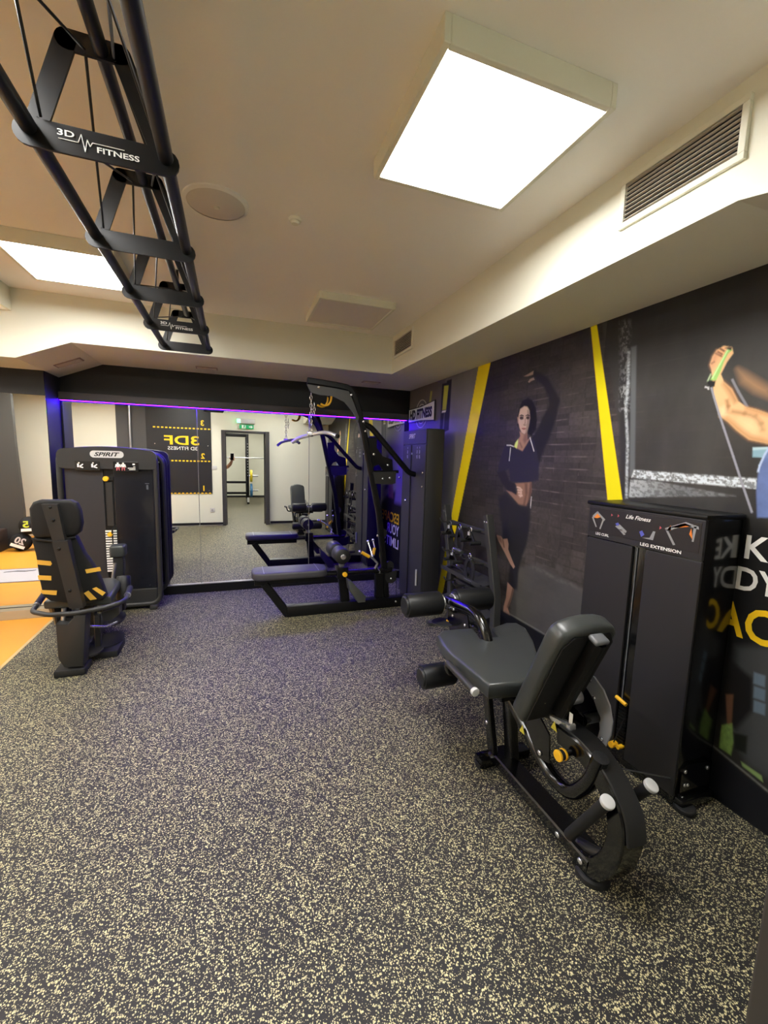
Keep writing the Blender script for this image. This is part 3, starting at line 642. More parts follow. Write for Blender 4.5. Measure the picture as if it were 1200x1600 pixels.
wall_vent(1.0, 1.465, 2.515, 2.705, 9, 16, 'large white air vent grille on the bulkhead beside the bright light')
wall_vent(3.62, 4.08, 2.535, 2.72, 9, 12, 'smaller-looking air vent grille at the far end of the bulkhead')
M_SOFV = mat('soffit_vent', lin(150, 132, 122), 0.7)
def soffit_vent(c, w, d, label, tilt=0.0):
    r = root('soffit_vent', (c[0], c[1], c[2] - 0.006), label, 'air vent')
    R = Matrix.Rotation(tilt, 3, 'Y')
    B().obox(c, (w, d, 0.008), R, 0.001).ob('frame', M_SOFV, r, smooth=False)
    for i in range(5):
        o = Vector(c) + R @ Vector((0, d * (i - 2) / 6, -0.005)); B().obox(o, (w * 0.9, d * 0.07, 0.004), R).ob('slat', M_SLAT, r, smooth=False)
soffit_vent((-0.22, 4.72, ZS - 0.003), 0.20, 0.10, 'small soffit vent above the left part of the big mirror')
soffit_vent((1.49, 4.68, ZS - 0.003), 0.20, 0.10, 'small soffit vent in the corner above the lat machine')
soffit_vent((-1.36, 4.66, 2.245 + (1.56 - 1.36) * 0.155 / 0.37 - 0.003), 0.22, 0.12, 'small vent in the sloping part of the soffit', tilt=-math.atan(0.155 / 0.37))

# ------------------------------------------------------------------ truss
TXL, TXR, TZ = -0.50, -0.168, 2.41
TTL, TTR, TTZ = -0.405, -0.275, 2.655
tr = root('ceiling_truss', (-0.33, 2.4, TZ - 0.03), 'black steel training truss hanging under the ceiling with lettered cross plates', 'truss')
y0_, y1_ = 0.55, 3.93
B().tube([(TXL, y0_, TZ), (TXL, y1_, TZ)], 0.021, 14).ob('rail', M_TRUSS, tr); B().tube([(TXR, y0_, TZ), (TXR, y1_, TZ)], 0.021, 14).ob('rail', M_TRUSS, tr)
B().tube([(-0.322, y0_, TTZ - 0.004), (-0.322, y1_ - 0.05, TTZ - 0.004)], 0.019, 14).ob('rail', M_TRUSS, tr)
PY = [0.91, 1.51, 2.11, 2.71, 3.30, 3.90]
def capsule(p, q, r, ax, th):
    """flat bar with round ends between two points, in the plane Y = const"""
    p = Vector(p); q = Vector(q); d = (q - p).normalized(); n = Vector((-d.z, 0, d.x)); pts = []
    for k in range(9): a = math.pi / 2 + math.pi * k / 8; pts.append(p + d * (r * math.cos(a)) + n * (r * math.sin(a)))
    for k in range(9): a = -math.pi / 2 + math.pi * k / 8; pts.append(q + d * (r * math.cos(a)) + n * (r * math.sin(a)))
    return pts
for i, y in enumerate(PY):
    B().plate(capsule((TXL, y, TZ - 0.012), (TXR, y, TZ - 0.012), 0.036, 0, 0), (0, 0.008, 0)).ob('bottom_plate', M_TRUSS, tr, smooth=False)
    u = B()
    for (a, b_) in (((TXL + 0.01, y, TZ), (TTL, y, TTZ)), ((TTL, y, TTZ), (TTR, y, TTZ)), ((TTR, y, TTZ), (TXR - 0.01, y, TZ))):
        u.plate(capsule(Vector(a) + Vector((0, 0.010, 0)), Vector(b_) + Vector((0, 0.010, 0)), 0.026, 0, 0), (0, 0.008, 0))
    u.ob('hoop_plate', M_TRUSS, tr, smooth=False)
    for x in (TXL, TXR): bolt(tr, (x, y - 0.002, TZ), (0, -1, 0), 0.011)
    if i in (1, 4):
        p = Vector(((TXL + TXR) / 2, y - 0.0015, TZ - 0.010))
        text('3D', tr, p + Vector((-0.080, 0, 0.012)), 0.016, M_WHP, '-Y', width=0.040, bold=0.02); text('FITNESS', tr, p + Vector((0.045, 0, -0.012)), 0.015, M_WHP, '-Y', width=0.105, bold=0.02)
        pl = B(); pts = [(-0.098, -0.004), (-0.052, -0.004), (-0.044, 0.018), (-0.036, -0.024), (-0.030, 0.008), (-0.024, -0.008), (-0.018, 0.003), (0.060, 0.003)]
        for (a, b2), (c, d) in zip(pts, pts[1:]): pl.cyl(p + Vector((a, 0, b2)), p + Vector((c, 0, d)), 0.0012, 6)
        pl.ob('pulse_line', M_WHP, tr)
for a, b_ in zip(PY, PY[1:]):
    w = B()
    w.tube([(TXL + 0.02, a + 0.01, TZ + 0.03), (-0.36, b_, TTZ - 0.02)], 0.004, 6); w.ob('brace_rod', M_TRUSS, tr)
    B().tube([(TXR - 0.02, a + 0.01, TZ + 0.03), (-0.29, b_, TTZ - 0.02)], 0.004, 6).ob('brace_rod', M_TRUSS, tr)
    B().tube([(-0.36, a + 0.01, TTZ - 0.02), (TXL + 0.03, b_, TZ + 0.03)], 0.004, 6).ob('brace_rod', M_TRUSS, tr)
    B().tube([(-0.29, a + 0.01, TTZ - 0.02), (TXR - 0.02, b_, TZ + 0.03)], 0.004, 6).ob('brace_rod', M_TRUSS, tr)
for y in (0.91, 2.11, 3.30):
    B().cyl((-0.322, y, TTZ), (-0.322, y, ZC), 0.008, 10).ob('hanger_rod', M_TRUSS, tr)

# ------------------------------------------------------------------ wall sign in the far corner
sg = root('wall_sign', (XR, 4.63, 2.0), 'black and white banner-shaped gym sign over the round seal in the far corner', 'sign')
def bow(z0, z1, y0, y1, x, ext, c=0.02, n=10):
    pts = []
    for k in range(n + 1): t = k / n; pts.append((x, y0 + (y1 - y0) * t, z0 + c * math.sin(math.pi * t)))
    for k in range(n + 1): t = 1 - k / n; pts.append((x, y0 + (y1 - y0) * t, z1 + c * math.sin(math.pi * t)))
    return pts
B().plate([(XR - 0.012, 4.28, 1.978), (XR - 0.012, 4.64, 1.998), (XR - 0.012, 5.005, 1.998), (XR - 0.012, 5.005, 2.168), (XR - 0.012, 4.64, 2.172), (XR - 0.012, 4.28, 2.205)], (-0.006, 0, 0)).ob('border', M_BLKP, sg, smooth=False)
B().plate([(XR - 0.019, 4.295, 1.990), (XR - 0.019, 4.64, 2.010), (XR - 0.019, 4.99, 2.010), (XR - 0.019, 4.99, 2.156), (XR - 0.019, 4.64, 2.160), (XR - 0.019, 4.295, 2.192)], (-0.003, 0, 0)).ob('banner', M_WHP, sg, smooth=False)
text('HD FITNESS', sg, (XR - 0.0235, 4.645, 2.086), 0.118, M_BLKP, '-X', width=0.62, bold=0.06)
for r0, r1 in ((0.165, 0.155), (0.115, 0.105)): B().lathe([(r1, 0), (r0, 0), (r0, 0.004), (r1, 0.004), (r1, 0)], (XR - 0.002, 4.66, 2.085), (-1, 0, 0), 40).ob('seal_ring', mat('pale_ring', lin(205, 200, 184), 0.5), sg)

# ================================================================== LEG EXTENSION / LEG CURL MACHINE (right foreground)
XC = 1.29
lf = root('leg_machine', (XC, 1.5, 0), 'black seated leg extension and leg curl machine beside the right wall', 'gym machine')
# --- weight cabinet
cx0, cx1, cy0, cy1, ch = 1.86, 2.108, 1.185, 1.825, 1.352
cab = B().box((cx0 + 0.012, cy0 + 0.006, 0.03), (cx1, cy1 - 0.004, ch - 0.02), 0.012, 2).ob('weight_cabinet', M_BLACK, lf)
B().box((cx0 - 0.004, cy0, ch - 0.022), (cx1 + 0.002, cy1, ch), 0.008, 2).ob('top_cap', M_SATIN, lf)
M_CABF = mat('charcoal_front_panel', lin(36, 35, 37), 0.55, bump=0.04, bscale=500)
B().box((cx0, 1.520, 0.06), (cx0 + 0.014, cy1 - 0.022, 1.150), 0.003).ob('front_panel', M_CABF, lf, smooth=False)
B().box((cx0, cy0 + 0.004, 0.06), (cx0 + 0.014, 1.448, 1.150), 0.003).ob('front_panel', M_CABF, lf, smooth=False)
hd = B().box((cx0 - 0.003, cy0 + 0.004, 1.156), (cx0 + 0.014, cy1 - 0.022, ch - 0.022), 0.003).ob('header_panel', M_CABF, lf, smooth=False)
plq = B().box((cx0 - 0.005, cy0 + 0.018, 1.186), (cx0 - 0.0028, cy1 - 0.03, 1.318), 0.001).ob('placard', mat('dark_placard', lin(36, 34, 36), 0.4), hd, smooth=False)
xt = cx0 - 0.0058
text('Life Fitness', hd, (xt, 1.50, 1.296), 0.020, M_WHP, '-X', width=0.135, bold=0.01, shear=0.35)
text('LEG CURL', hd, (xt, 1.70, 1.180), 0.014, M_WHP, '-X', width=0.085, bold=0.02); text('LEG EXTENSION', hd, (xt, 1.375, 1.175), 0.015, M_WHP, '-X', width=0.20, bold=0.02)
def icon(parent, polys, m_, x=xt):
    b = B()
    for p in polys: b.plate([(x, y, z) for (y, z) in p], (-0.0004, 0, 0))
    return b.ob('pictogram', m_, parent, smooth=False)
def mirr(p, c): return [(c - (y - 0), z) for y, z in p]
# leg pictograms: grey outlines with an orange muscle, and seated figures
icon(hd, [[(1.775, 1.270), (1.745, 1.300), (1.735, 1.296), (1.765, 1.262)], [(1.745, 1.300), (1.690, 1.262), (1.697, 1.252), (1.742, 1.286)], [(1.697, 1.258), (1.715, 1.205), (1.722, 1.208), (1.706, 1.262)], [(1.770, 1.268), (1.740, 1.215), (1.747, 1.212), (1.778, 1.262)]], M_GREYP)
icon(hd, [[(1.764, 1.262), (1.744, 1.288), (1.722, 1.270), (1.742, 1.262)]], M_ORP)
icon(hd, [[(1.360, 1.270), (1.270, 1.312), (1.215, 1.300), (1.212, 1.288), (1.268, 1.296), (1.350, 1.258)], [(1.360, 1.268), (1.315, 1.200), (1.305, 1.204), (1.345, 1.262)], [(1.222, 1.300), (1.228, 1.232), (1.236, 1.232), (1.234, 1.298)]], M_GREYP)
icon(hd, [[(1.345, 1.274), (1.275, 1.306), (1.238, 1.298), (1.290, 1.284)], [(1.244, 1.288), (1.232, 1.238), (1.250, 1.262)]], M_ORP)
icon(hd, [[(1.625, 1.236), (1.600, 1.250), (1.555, 1.222), (1.560, 1.212), (1.600, 1.222)], [(1.600, 1.222), (1.570, 1.200), (1.560, 1.205), (1.590, 1.228)], [(1.470, 1.205), (1.430, 1.212), (1.416, 1.246), (1.404, 1.246), (1.412, 1.204)]], M_GREYP)
icon(hd, [[(1.625, 1.250), (1.610, 1.258), (1.600, 1.248), (1.612, 1.238)]], M_BLUEP); icon(hd, [[(1.486, 1.232), (1.472, 1.240), (1.458, 1.222), (1.474, 1.208)]], M_BLUEP)
icon(hd, [[(1.655, 1.298), (1.645, 1.290), (1.655, 1.284)], [(1.615, 1.300), (1.606, 1.292), (1.616, 1.284)], [(1.385, 1.276), (1.376, 1.268), (1.386, 1.260)]], M_PINKP)
icon(hd, [[(1.350, 1.262), (1.335, 1.288), (1.332, 1.264)]], M_ORP)
# --- slot with guide rod, weights, selector handles
B().box((cx0 + 0.014, 1.446, 0.06), (cx0 + 0.020, 1.522, 1.152)).ob('slot', M_BLKP, lf, smooth=False)
B().cyl((cx0 + 0.008, 1.497, 0.33), (cx0 + 0.008, 1.497, 1.15), 0.0030, 8).ob('guide_rod', M_CAPG, lf)
for i in range(14): B().box((cx0 + 0.004, 1.462, 0.10 + i * 0.017), (cx0 + 0.013, 1.508, 0.113 + i * 0.017), 0.001).ob('weight_plate', M_SATIN, lf, smooth=False)
B().tube([(cx0 - 0.012, 1.515, 0.365), (cx0 - 0.012, 1.455, 0.352)], 0.010, 10).ob('selector_handle', M_YEL, lf)
B().cyl((cx0 - 0.03, 1.505, 0.105), (cx0 + 0.01, 1.505, 0.105), 0.016, 14).ob('selector_knob', M_YEL, lf); B().cyl((cx0 - 0.025, 1.468, 0.115), (cx0 + 0.01, 1.468, 0.115), 0.011, 14).ob('selector_knob', M_YEL, lf)
B().tube([(cx0 - 0.015, 1.50, 0.12), (cx0 - 0.015, 1.455, 0.28)], 0.003, 6).ob('tether', M_RUB, lf)
# base of the cabinet with bolts and feet
B().box((cx0 + 0.02, cy0 - 0.03, 0.0), (cx1 - 0.01, cy1 + 0.02, 0.055), 0.012).ob('cabinet_base', M_BLACK, lf)
B().cyl((cx0 + 0.05, cy0 - 0.02, 0), (cx0 + 0.05, cy0 - 0.02, 0.025), 0.045, 20, bev=0.006).ob('rubber_foot', M_RUB, lf)
B().plate([(cx0 + 0.03, cy0 - 0.004, 0.02), (cx1 - 0.02, cy0 - 0.004, 0.02), (cx1 - 0.02, cy0 - 0.004, 0.19), (cx0 + 0.06, cy0 - 0.004, 0.21), (cx0 + 0.03, cy0 - 0.004, 0.18)], (0, 0.009, 0)).ob('foot_bracket', M_BLACK, lf, smooth=False)
for x, z in ((cx0 + 0.05, 0.18), (cx0 + 0.05, 0.05), (cx1 - 0.05, 0.165), (cx1 - 0.05, 0.035), (cx0 + 0.055, 0.112), (cx0 + 0.075, 0.108)): bolt(lf, (x, cy0 - 0.005, z), (0, -1, 0), 0.010)
# --- floor frame
B().rtube([(XC - 0.02, 1.70, 0.055), (XC - 0.02, 1.05, 0.055)], 0.10, 0.055).ob('base_rail', M_BLACK, lf)
B().box((1.16, 1.665, 0.0), (1.46, 1.735, 0.05), 0.008).ob('front_foot', M_BLACK, lf)
for x in (1.185, 1.435): B().cyl((x, 1.70, 0.0), (x, 1.70, 0.02), 0.035, 18).ob('rubber_foot', M_RUB, lf)
for y in (1.20, 1.08): bolt(lf, (XC - 0.071, y, 0.055), (-1, 0, 0), 0.012)
B().rtube([(XC - 0.06, 1.675, 0.08), (XC - 0.06, 1.79, 0.50)], 0.035, 0.05).ob('front_leg', M_BLACK, lf); B().rtube([(XC + 0.05, 1.675, 0.08), (XC + 0.05, 1.79, 0.50)], 0.035, 0.05).ob('front_leg', M_BLACK, lf)
B().rtube([(XC, 1.60, 0.08), (XC, 1.66, 0.47)], 0.05, 0.06).ob('center_post', M_BLACK, lf)
bolt(lf, (XC - 0.079, 1.715, 0.22), (-1, 0, 0), 0.011); bolt(lf, (XC - 0.03, 1.60, 0.36), (-1, 0, 0), 0.011)
B().tube([(XC - 0.03, 1.92, 0.48), (XC - 0.03, 1.60, 0.41), (XC - 0.03, 1.30, 0.225), (XC - 0.03, 1.185, 0.235), (XC - 0.03, 1.10, 0.36), (XC - 0.03, 1.07, 0.48)], 0.030, 14, bend=0.10).ob('main_tube', M_BLACK, lf)
# rear arch with flat cover
B().rtube([(XC, 1.27, 0.44), (XC, 1.14, 0.448), (XC, 1.045, 0.405), (XC - 0.005, 0.975, 0.335), (XC - 0.01, 0.955, 0.25), (XC - 0.015, 0.975, 0.14), (XC - 0.02, 1.03, 0.055), (XC - 0.02, 1.12, 0.035)], 0.075, 0.095, bend=0.09, up=Vector((1, 0, 0))).ob('rear_arch', M_BLACK, lf)
B().rtube([(XC, 1.27, 0.482), (XC, 1.14, 0.490), (XC, 1.02, 0.434), (XC - 0.003, 0.935, 0.345), (XC - 0.008, 0.915, 0.26)], 0.010, 0.086, bend=0.06, up=Vector((1, 0, 0)), c=0.003).ob('arch_cover', mat('matte_black_cover', lin(30, 30, 31), 0.5), lf)
B().lathe([(0.0, 0.025), (0.052, 0.025), (0.060, 0.018), (0.062, 0.0), (0.0, 0.0)], (XC - 0.025, 1.06, 0.0), (0, 0, 1), 28).ob('rubber_foot', M_RUB, lf)
B().tube([(XC - 0.03, 1.13, 0.07), (XC - 0.01, 0.99, 0.12)], 0.022, 12).ob('foot_brace', M_CHAR, lf)
for sx, y0, z0, y1, z1 in ((-0.090, 1.14, 0.11, 0.978, 0.392), (0.110, 1.10, 0.20, 0.975, 0.405)):
    h_ = B().tube([(XC + sx * 0.8, y0, z0), (XC + sx, y1, z1)], 0.021, 14).ob('rear_handle', M_RUB, lf)
    d = Vector((XC + sx, y1, z1)) - Vector((XC + sx * 0.8, y0, z0)); d.normalize()
    e = Vector((XC + sx, y1, z1)); B().cyl(e - d * 0.004, e + d * 0.012, 0.0245, 20, bev=0.003).ob('end_cap', M_GREYCAP, h_)
B().tube([(XC + 0.02, 1.20, 0.36), (cx0 + 0.02, 1.21, 0.13)], 0.003, 8).ob('cable', M_ALU, lf)
# --- seat
so = [(682.5, 991.5), (690, 984), (712, 982), (741, 980), (751, 997), (777, 993.5), (769, 979.5), (790, 972), (807, 972), (822, 980), (834, 1000), (846, 1040), (838, 1060), (812, 1066.5), (764, 1070), (748, 1056), (704, 1020), (690, 1005)]
st = [at(x, y, Z=0.575) for x, y in so]
B().pad(st, (0, 0, -0.075), 0.018, 3).ob('seat', M_VINYL, lf)
B().box((XC - 0.16, 1.50, 0.465), (XC + 0.18, 1.95, 0.50), 0.008).ob('seat_frame', M_BLACK, lf)
B().box((XC - 0.05, 1.50, 0.42), (XC + 0.05, 2.0, 0.468), 0.008).ob('seat_beam', M_BLACK, lf)
for sx, x in ((-1, 0.985), (1, 1.600)):
    g = B().tube([(x, 1.745, 0.560), (x, 1.500, 0.548)], 0.017, 14).ob('grip', M_CHAR, lf); B().cyl((x, 1.505, 0.548), (x, 1.486, 0.547), 0.019, 16, bev=0.003).ob('end_cap', M_GREYCAP, g)
    B().tube([(x, 1.735, 0.559), (x, 1.765, 0.545), (x - sx * 0.02, 1.77, 0.490), (XC + sx * 0.14, 1.77, 0.480)], 0.012, 10, bend=0.02).ob('grip_arm', M_BLACK, lf); bolt(lf, (x - sx * 0.012, 1.77, 0.51), (sx, 0, 0), 0.010)
# --- back rest
fb, ft = Vector((XC - 0.025, 1.435, 0.485)), Vector((XC - 0.025, 1.225, 0.985))
d = (ft - fb).normalized(); n = Vector((0, -d.z, d.y)); n = n if n.y < 0 else -n
w = 0.142
pts = []
for sx, t in [(-0.9, 0.0), (-1, 0.03), (-1, 0.44)] + [(-0.62 - 0.38 * math.cos(math.radians(a)), 0.46 + 0.06 * math.sin(math.radians(a))) for a in (15, 30, 45, 60, 75)] + [(-0.4, 0.532), (0, 0.538), (0.4, 0.532)] + [(0.62 + 0.38 * math.cos(math.radians(a)), 0.46 + 0.06 * math.sin(math.radians(a))) for a in (75, 60, 45, 30, 15)] + [(1, 0.44), (1, 0.03), (0.9, 0.0)]: pts.append(fb + d * t + Vector((sx * w, 0, 0)))
B().pad(pts, n * 0.085, 0.022, 3).ob('back_rest', M_VINYL, lf)
B().plate([p * 1.0 + n * 0.0855 - d * 0.0 for p in [fb + Vector((sx * w * 0.86, 0, 0)) + d * t for sx, t in ((-1, 0.03), (-1, 0.45), (-0.7, 0.50), (0.7, 0.50), (1, 0.45), (1, 0.03))]], n * 0.006).ob('back_board', M_VINYLD, lf, smooth=False)
pb = fb + n * 0.116 + d * 0.09; pt = fb + n * 0.116 + d * 0.50
ps = B().rtube([pb, pt], 0.062, 0.045, up=Vector((1, 0, 0)), c=0.012).ob('back_post', M_SATIN, lf)
B().obox(pt + d * 0.008, (0.066, 0.049, 0.022), Matrix((Vector((1, 0, 0)), n, d)).transposed(), 0.010, 3).ob('post_cap', M_CAPG, ps)
# carriage under the back rest
B().plate([(XC - 0.06, 1.42, 0.50), (XC - 0.06, 1.30, 0.42), (XC - 0.06, 1.29, 0.30), (XC - 0.06, 1.36, 0.28), (XC - 0.06, 1.47, 0.40)], (0.008, 0, 0)).ob('carriage_plate', M_BLACK, lf, smooth=False)
B().plate([(XC + 0.05, 1.42, 0.54), (XC + 0.05, 1.24, 0.52), (XC + 0.05, 1.22, 0.40), (XC + 0.05, 1.34, 0.34), (XC + 0.05, 1.46, 0.44)], (0.008, 0, 0)).ob('carriage_plate', M_BLACK, lf, smooth=False)
for sx in (-0.062, ): 
    bolt(lf, (XC + sx, 1.345, 0.31), (-1, 0, 0), 0.012)
B().cyl((XC - 0.09, 1.31, 0.575), (XC + 0.10, 1.31, 0.575), 0.011, 12).ob('pivot_rod', M_BLACK, lf)
bolt(lf, (XC - 0.092, 1.31, 0.575), (-1, 0, 0), 0.012)
B().cyl((XC + 0.01, 1.285, 0.585), (XC + 0.065, 1.285, 0.585), 0.030, 22, bev=0.004).ob('pivot_bushing', M_ALU, lf)
qp = [(914, 1050), (928, 1058), (942, 1078), (952, 1103), (956, 1128), (953, 1150), (945, 1167), (932, 1158), (937, 1140), (936, 1118), (928, 1094), (916, 1074), (908, 1062)]
B().plate([at(x, y, X=XC + 0.13) for x, y in qp], (0.008, 0, 0)).ob('quadrant_plate', M_GREYST, lf, smooth=False)
for q in ((915, 1062), (922, 1063), (928, 1090), (940, 1155)): bolt(lf, at(*q, X=XC + 0.129), (-1, 0, 0), 0.009)
B().cyl((XC + 0.06, 1.25, 0.50), (XC + 0.20, 1.25, 0.50), 0.025, 16).ob('cam_shaft', M_BLACK, lf)
B().lathe([(0, 0), (0.10, 0), (0.105, 0.01), (0.10, 0.02), (0, 0.02)], (XC + 0.15, 1.30, 0.48), (1, 0, 0), 30).ob('cam_disc', M_SATIN, lf)
kb = at(872, 1181, X=XC - 0.10)
k_ = B().cyl(kb, kb + Vector((0.035, 0, 0)), 0.020, 18, bev=0.003).ob('adjust_knob', M_RUB, lf)
for a in (0.0, 0.026): B().cyl(kb + Vector((a - 0.004, 0, 0)), kb + Vector((a + 0.006, 0, 0)), 0.0225, 18, bev=0.002).ob('knob_ring', M_YEL, k_)
B().cyl(kb + Vector((0.03, 0, 0)), kb + Vector((0.12, 0.0, 0.0)), 0.011, 10).ob('knob_shaft', M_BLACK, lf)
B().rtube([(XC - 0.02, 1.50, 0.44), (XC - 0.02, 1.22, 0.50)], 0.03, 0.03).ob('slide_rail', M_CHROME, lf)
M_WARN = mat('warning_yellow', lin(214, 200, 70), 0.5)
for (x, y), X in (((866, 1134), XC - 0.062), ((816, 1139), XC - 0.07)):
    p = at(x, y, X=X); B().plate([p + Vector((0, 0.018, -0.018)), p + Vector((0, -0.018, -0.018)), p + Vector((0, 0, 0.020))], (-0.001, 0, 0)).ob('warning_label', M_WARN, lf, smooth=False)
p = at(893, 1124, X=XC - 0.02); B().plate([p + Vector((0, 0.012, 0.025)), p + Vector((0, -0.006, 0.025)), p + Vector((0, -0.006, -0.03)), p + Vector((0, 0.012, -0.03))], (-0.001, 0, 0)).ob('hang_tag', M_WHP, lf, smooth=False)
# --- leg arm with upper rollers, lower rollers
def roller(x0, x1, y, z, r, parent, name='roller'):
    L = x1 - x0
    o = B().lathe([(0, 0), (r * 0.72, 0), (r * 0.78, 0.004), (r * 0.8, 0.012), (r * 0.95, 0.012), (r, 0.022), (r, L - 0.022), (r * 0.95, L - 0.012), (r * 0.8, L - 0.012), (r * 0.78, L - 0.004), (r * 0.72, L), (0, L)], (x0, y, z), (1, 0, 0), 28).ob(name, M_FOAM, parent)
    return o
RY, RZ = 2.37, 0.632
roller(1.005, 1.265, RY, RZ, 0.076, lf); roller(1.355, 1.635, RY, RZ, 0.076, lf)
for x in (1.268, 1.346): B().cyl((x, RY, RZ), (x + 0.012, RY, RZ), 0.050, 22, bev=0.003).ob('collar', M_CHROME, lf)
B().cyl((1.26, RY, RZ), (1.36, RY, RZ), 0.018, 14).ob('roller_axle', M_CHROME, lf)
B().tube([Vector((1.315, RY, RZ + 0.01)), at(738, 955, X=1.315), at(750, 966, X=1.315), at(759, 988, X=1.315), at(763, 1006, X=1.315)], 0.030, 14, bend=0.035).ob('leg_arm', M_BLACK, lf)
B().plate([(1.300, 2.34, 0.60), (1.300, 2.10, 0.64), (1.300, 2.05, 0.50), (1.300, 2.12, 0.44), (1.300, 2.30, 0.46)], (0.008, 0, 0)).ob('arm_plate', M_BLACK, lf, smooth=False)
for y, z in ((2.27, 0.575), (2.12, 0.57), (2.26, 0.62)): bolt(lf, (1.299, y, z), (-1, 0, 0), 0.011)
dk = at(692, 972, X=1.27)
B().lathe([(0, -0.004), (0.070, -0.004), (0.074, 0), (0.070, 0.004), (0, 0.004)], dk, (0, 0, 1), 26).ob('stop_disc', M_RUB, lf)
B().cyl(dk + Vector((0.045, 0, -0.01)), dk + Vector((0.045, 0, 0.09)), 0.011, 12).ob('stop_post', M_BLACK, lf); B().cyl(dk + Vector((0.045, 0, -0.014)), dk + Vector((0.045, 0, 0.008)), 0.019, 16).ob('stop_ring', M_YEL, lf)
LY, LZ = 2.16, 0.258
roller(1.035, 1.265, LY, LZ, 0.070, lf); roller(1.355, 1.59, LY, LZ, 0.070, lf)
B().cyl((1.25, LY, LZ), (1.37, LY, LZ), 0.016, 12).ob('roller_axle', M_CHROME, lf)
B().tube([(1.31, LY, LZ), (1.31, 2.02, 0.31), (1.31, 1.90, 0.44)], 0.024, 12, bend=0.05).ob('lower_arm', M_BLACK, lf)

# ================================================================== INNER / OUTER THIGH MACHINE (left)
XS = -1.085
sp = root('thigh_machine', (XS, 4.2, 0), 'charcoal thigh machine with yellow-striped seat back at the left', 'gym machine')
Yf = 4.62
def rrect(x0, x1, z0, z1, y, r, n=6, arch=0.0):
    pts = []
    for cx, cz, a0 in ((x1 - r, z0 + r, -90), (x1 - r, z1 - r, 0), (x0 + r, z1 - r, 90), (x0 + r, z0 + r, 180)):
        for k in range(n + 1):
            a = math.radians(a0 + 90 * k / n); x = cx + r * math.cos(a); z = cz + r * math.sin(a)
            if z > (z0 + z1) / 2: z += arch * (1 - ((x - (x0 + x1) / 2) / ((x1 - x0) / 2)) ** 2)
            pts.append(Vector((x, y, z)))
        if a0 == 0 and arch:
            for k in range(1, 8):
                x = x1 - r - (x1 - x0 - 2 * r) * k / 8; pts.append(Vector((x, y, z1 + arch * (1 - ((x - (x0 + x1) / 2) / ((x1 - x0) / 2)) ** 2))))
    return pts
XA, XZ = -1.475, -0.695
B().tube(rrect(XA, XZ, 0.05, 1.535, Yf, 0.09, arch=0.035), 0.024, 10, closed=True).ob('front_frame', M_CHAR, sp)
B().tube(rrect(XA + 0.02, XZ + 0.015, 0.09, 1.515, 4.95, 0.09, arch=0.035), 0.022, 10, closed=True).ob('rear_frame', M_CHAR, sp)
B().box((XA + 0.02, Yf + 0.035, 0.10), (XZ - 0.02, 4.94, 1.50), 0.03, 3).ob('weight_cabinet', M_CABD, sp)
B().plate(rrect(XA - 0.01, XZ + 0.01, 1.385, 1.555, Yf - 0.028, 0.05, arch=0.035), (0, 0.07, 0)).ob('header_panel', M_CHAR, sp, smooth=False)
B().box((XA + 0.03, Yf + 0.012, 0.21), (-1.14, Yf + 0.036, 1.40), 0.004).ob('front_shield', M_CAB, sp, smooth=False)
B().box((-1.055, Yf + 0.012, 0.21), (XZ - 0.03, Yf + 0.036, 1.40), 0.004).ob('front_shield', M_CABD, sp, smooth=False)
B().box((-1.14, Yf + 0.030, 0.21), (-1.055, Yf + 0.036, 1.40)).ob('slot', M_BLKP, sp, smooth=False)
B().box((-1.125, Yf + 0.012, 0.84), (-1.07, Yf + 0.030, 1.26), 0.003).ob('slot_cover', M_CHAR, sp, smooth=False)
B().box((XA + 0.03, Yf - 0.005, 0.06), (XZ - 0.03, Yf + 0.034, 0.205), 0.006).ob('kick_panel', M_CHAR, sp, smooth=False)
for x in (XA + 0.06, XZ - 0.06): B().box((x - 0.035, Yf - 0.06, 0.0), (x + 0.035, 4.99, 0.045), 0.012).ob('cabinet_foot', M_CHAR, sp)
cp = B().plate(rrect(-1.225, -0.955, 1.488, 1.552, Yf - 0.0305, 0.031), (0, 0.003, 0)).ob('logo_plate', M_GREYCAP, sp, smooth=False)
text('SPIRIT', cp, (-1.09, Yf - 0.0308, 1.520), 0.038, M_BLKP, '-Y', width=0.205, bold=0.03, shear=0.3)
M_PLQ = mat('gloss_placard', lin(24, 23, 24), 0.25)
for a, b_, z0, z1 in ((-1.345, -1.150, 1.368, 1.452), (-1.045, -0.835, 1.360, 1.455)): B().box((a, Yf - 0.034, z0), (b_, Yf - 0.0285, z1), 0.004).ob('placard', M_PLQ, sp, smooth=False)
def icon_y(parent, polys, m_, y=Yf - 0.0352):
    b = B()
    for p in polys: b.plate([(x, y, z) for x, z in p], (0, 0.0006, 0))
    return b.ob('pictogram', m_, parent, smooth=False)
def man(cx, z0, h):   # standing figure
    k = h / 10
    return [[(cx - k, z0 + 8.2 * k), (cx + k, z0 + 8.2 * k), (cx + k, z0 + 10 * k), (cx - k, z0 + 10 * k)], [(cx - 2.4 * k, z0 + 8 * k), (cx + 2.4 * k, z0 + 8 * k), (cx + 3.2 * k, z0 + 4 * k), (cx + 2.4 * k, z0 + 4 * k), (cx + 1.6 * k, z0 + 6.4 * k), (cx + 1.6 * k, z0 + 4.4 * k), (cx - 1.6 * k, z0 + 4.4 * k), (cx - 1.6 * k, z0 + 6.4 * k), (cx - 2.4 * k, z0 + 4 * k), (cx - 3.2 * k, z0 + 4 * k)]]
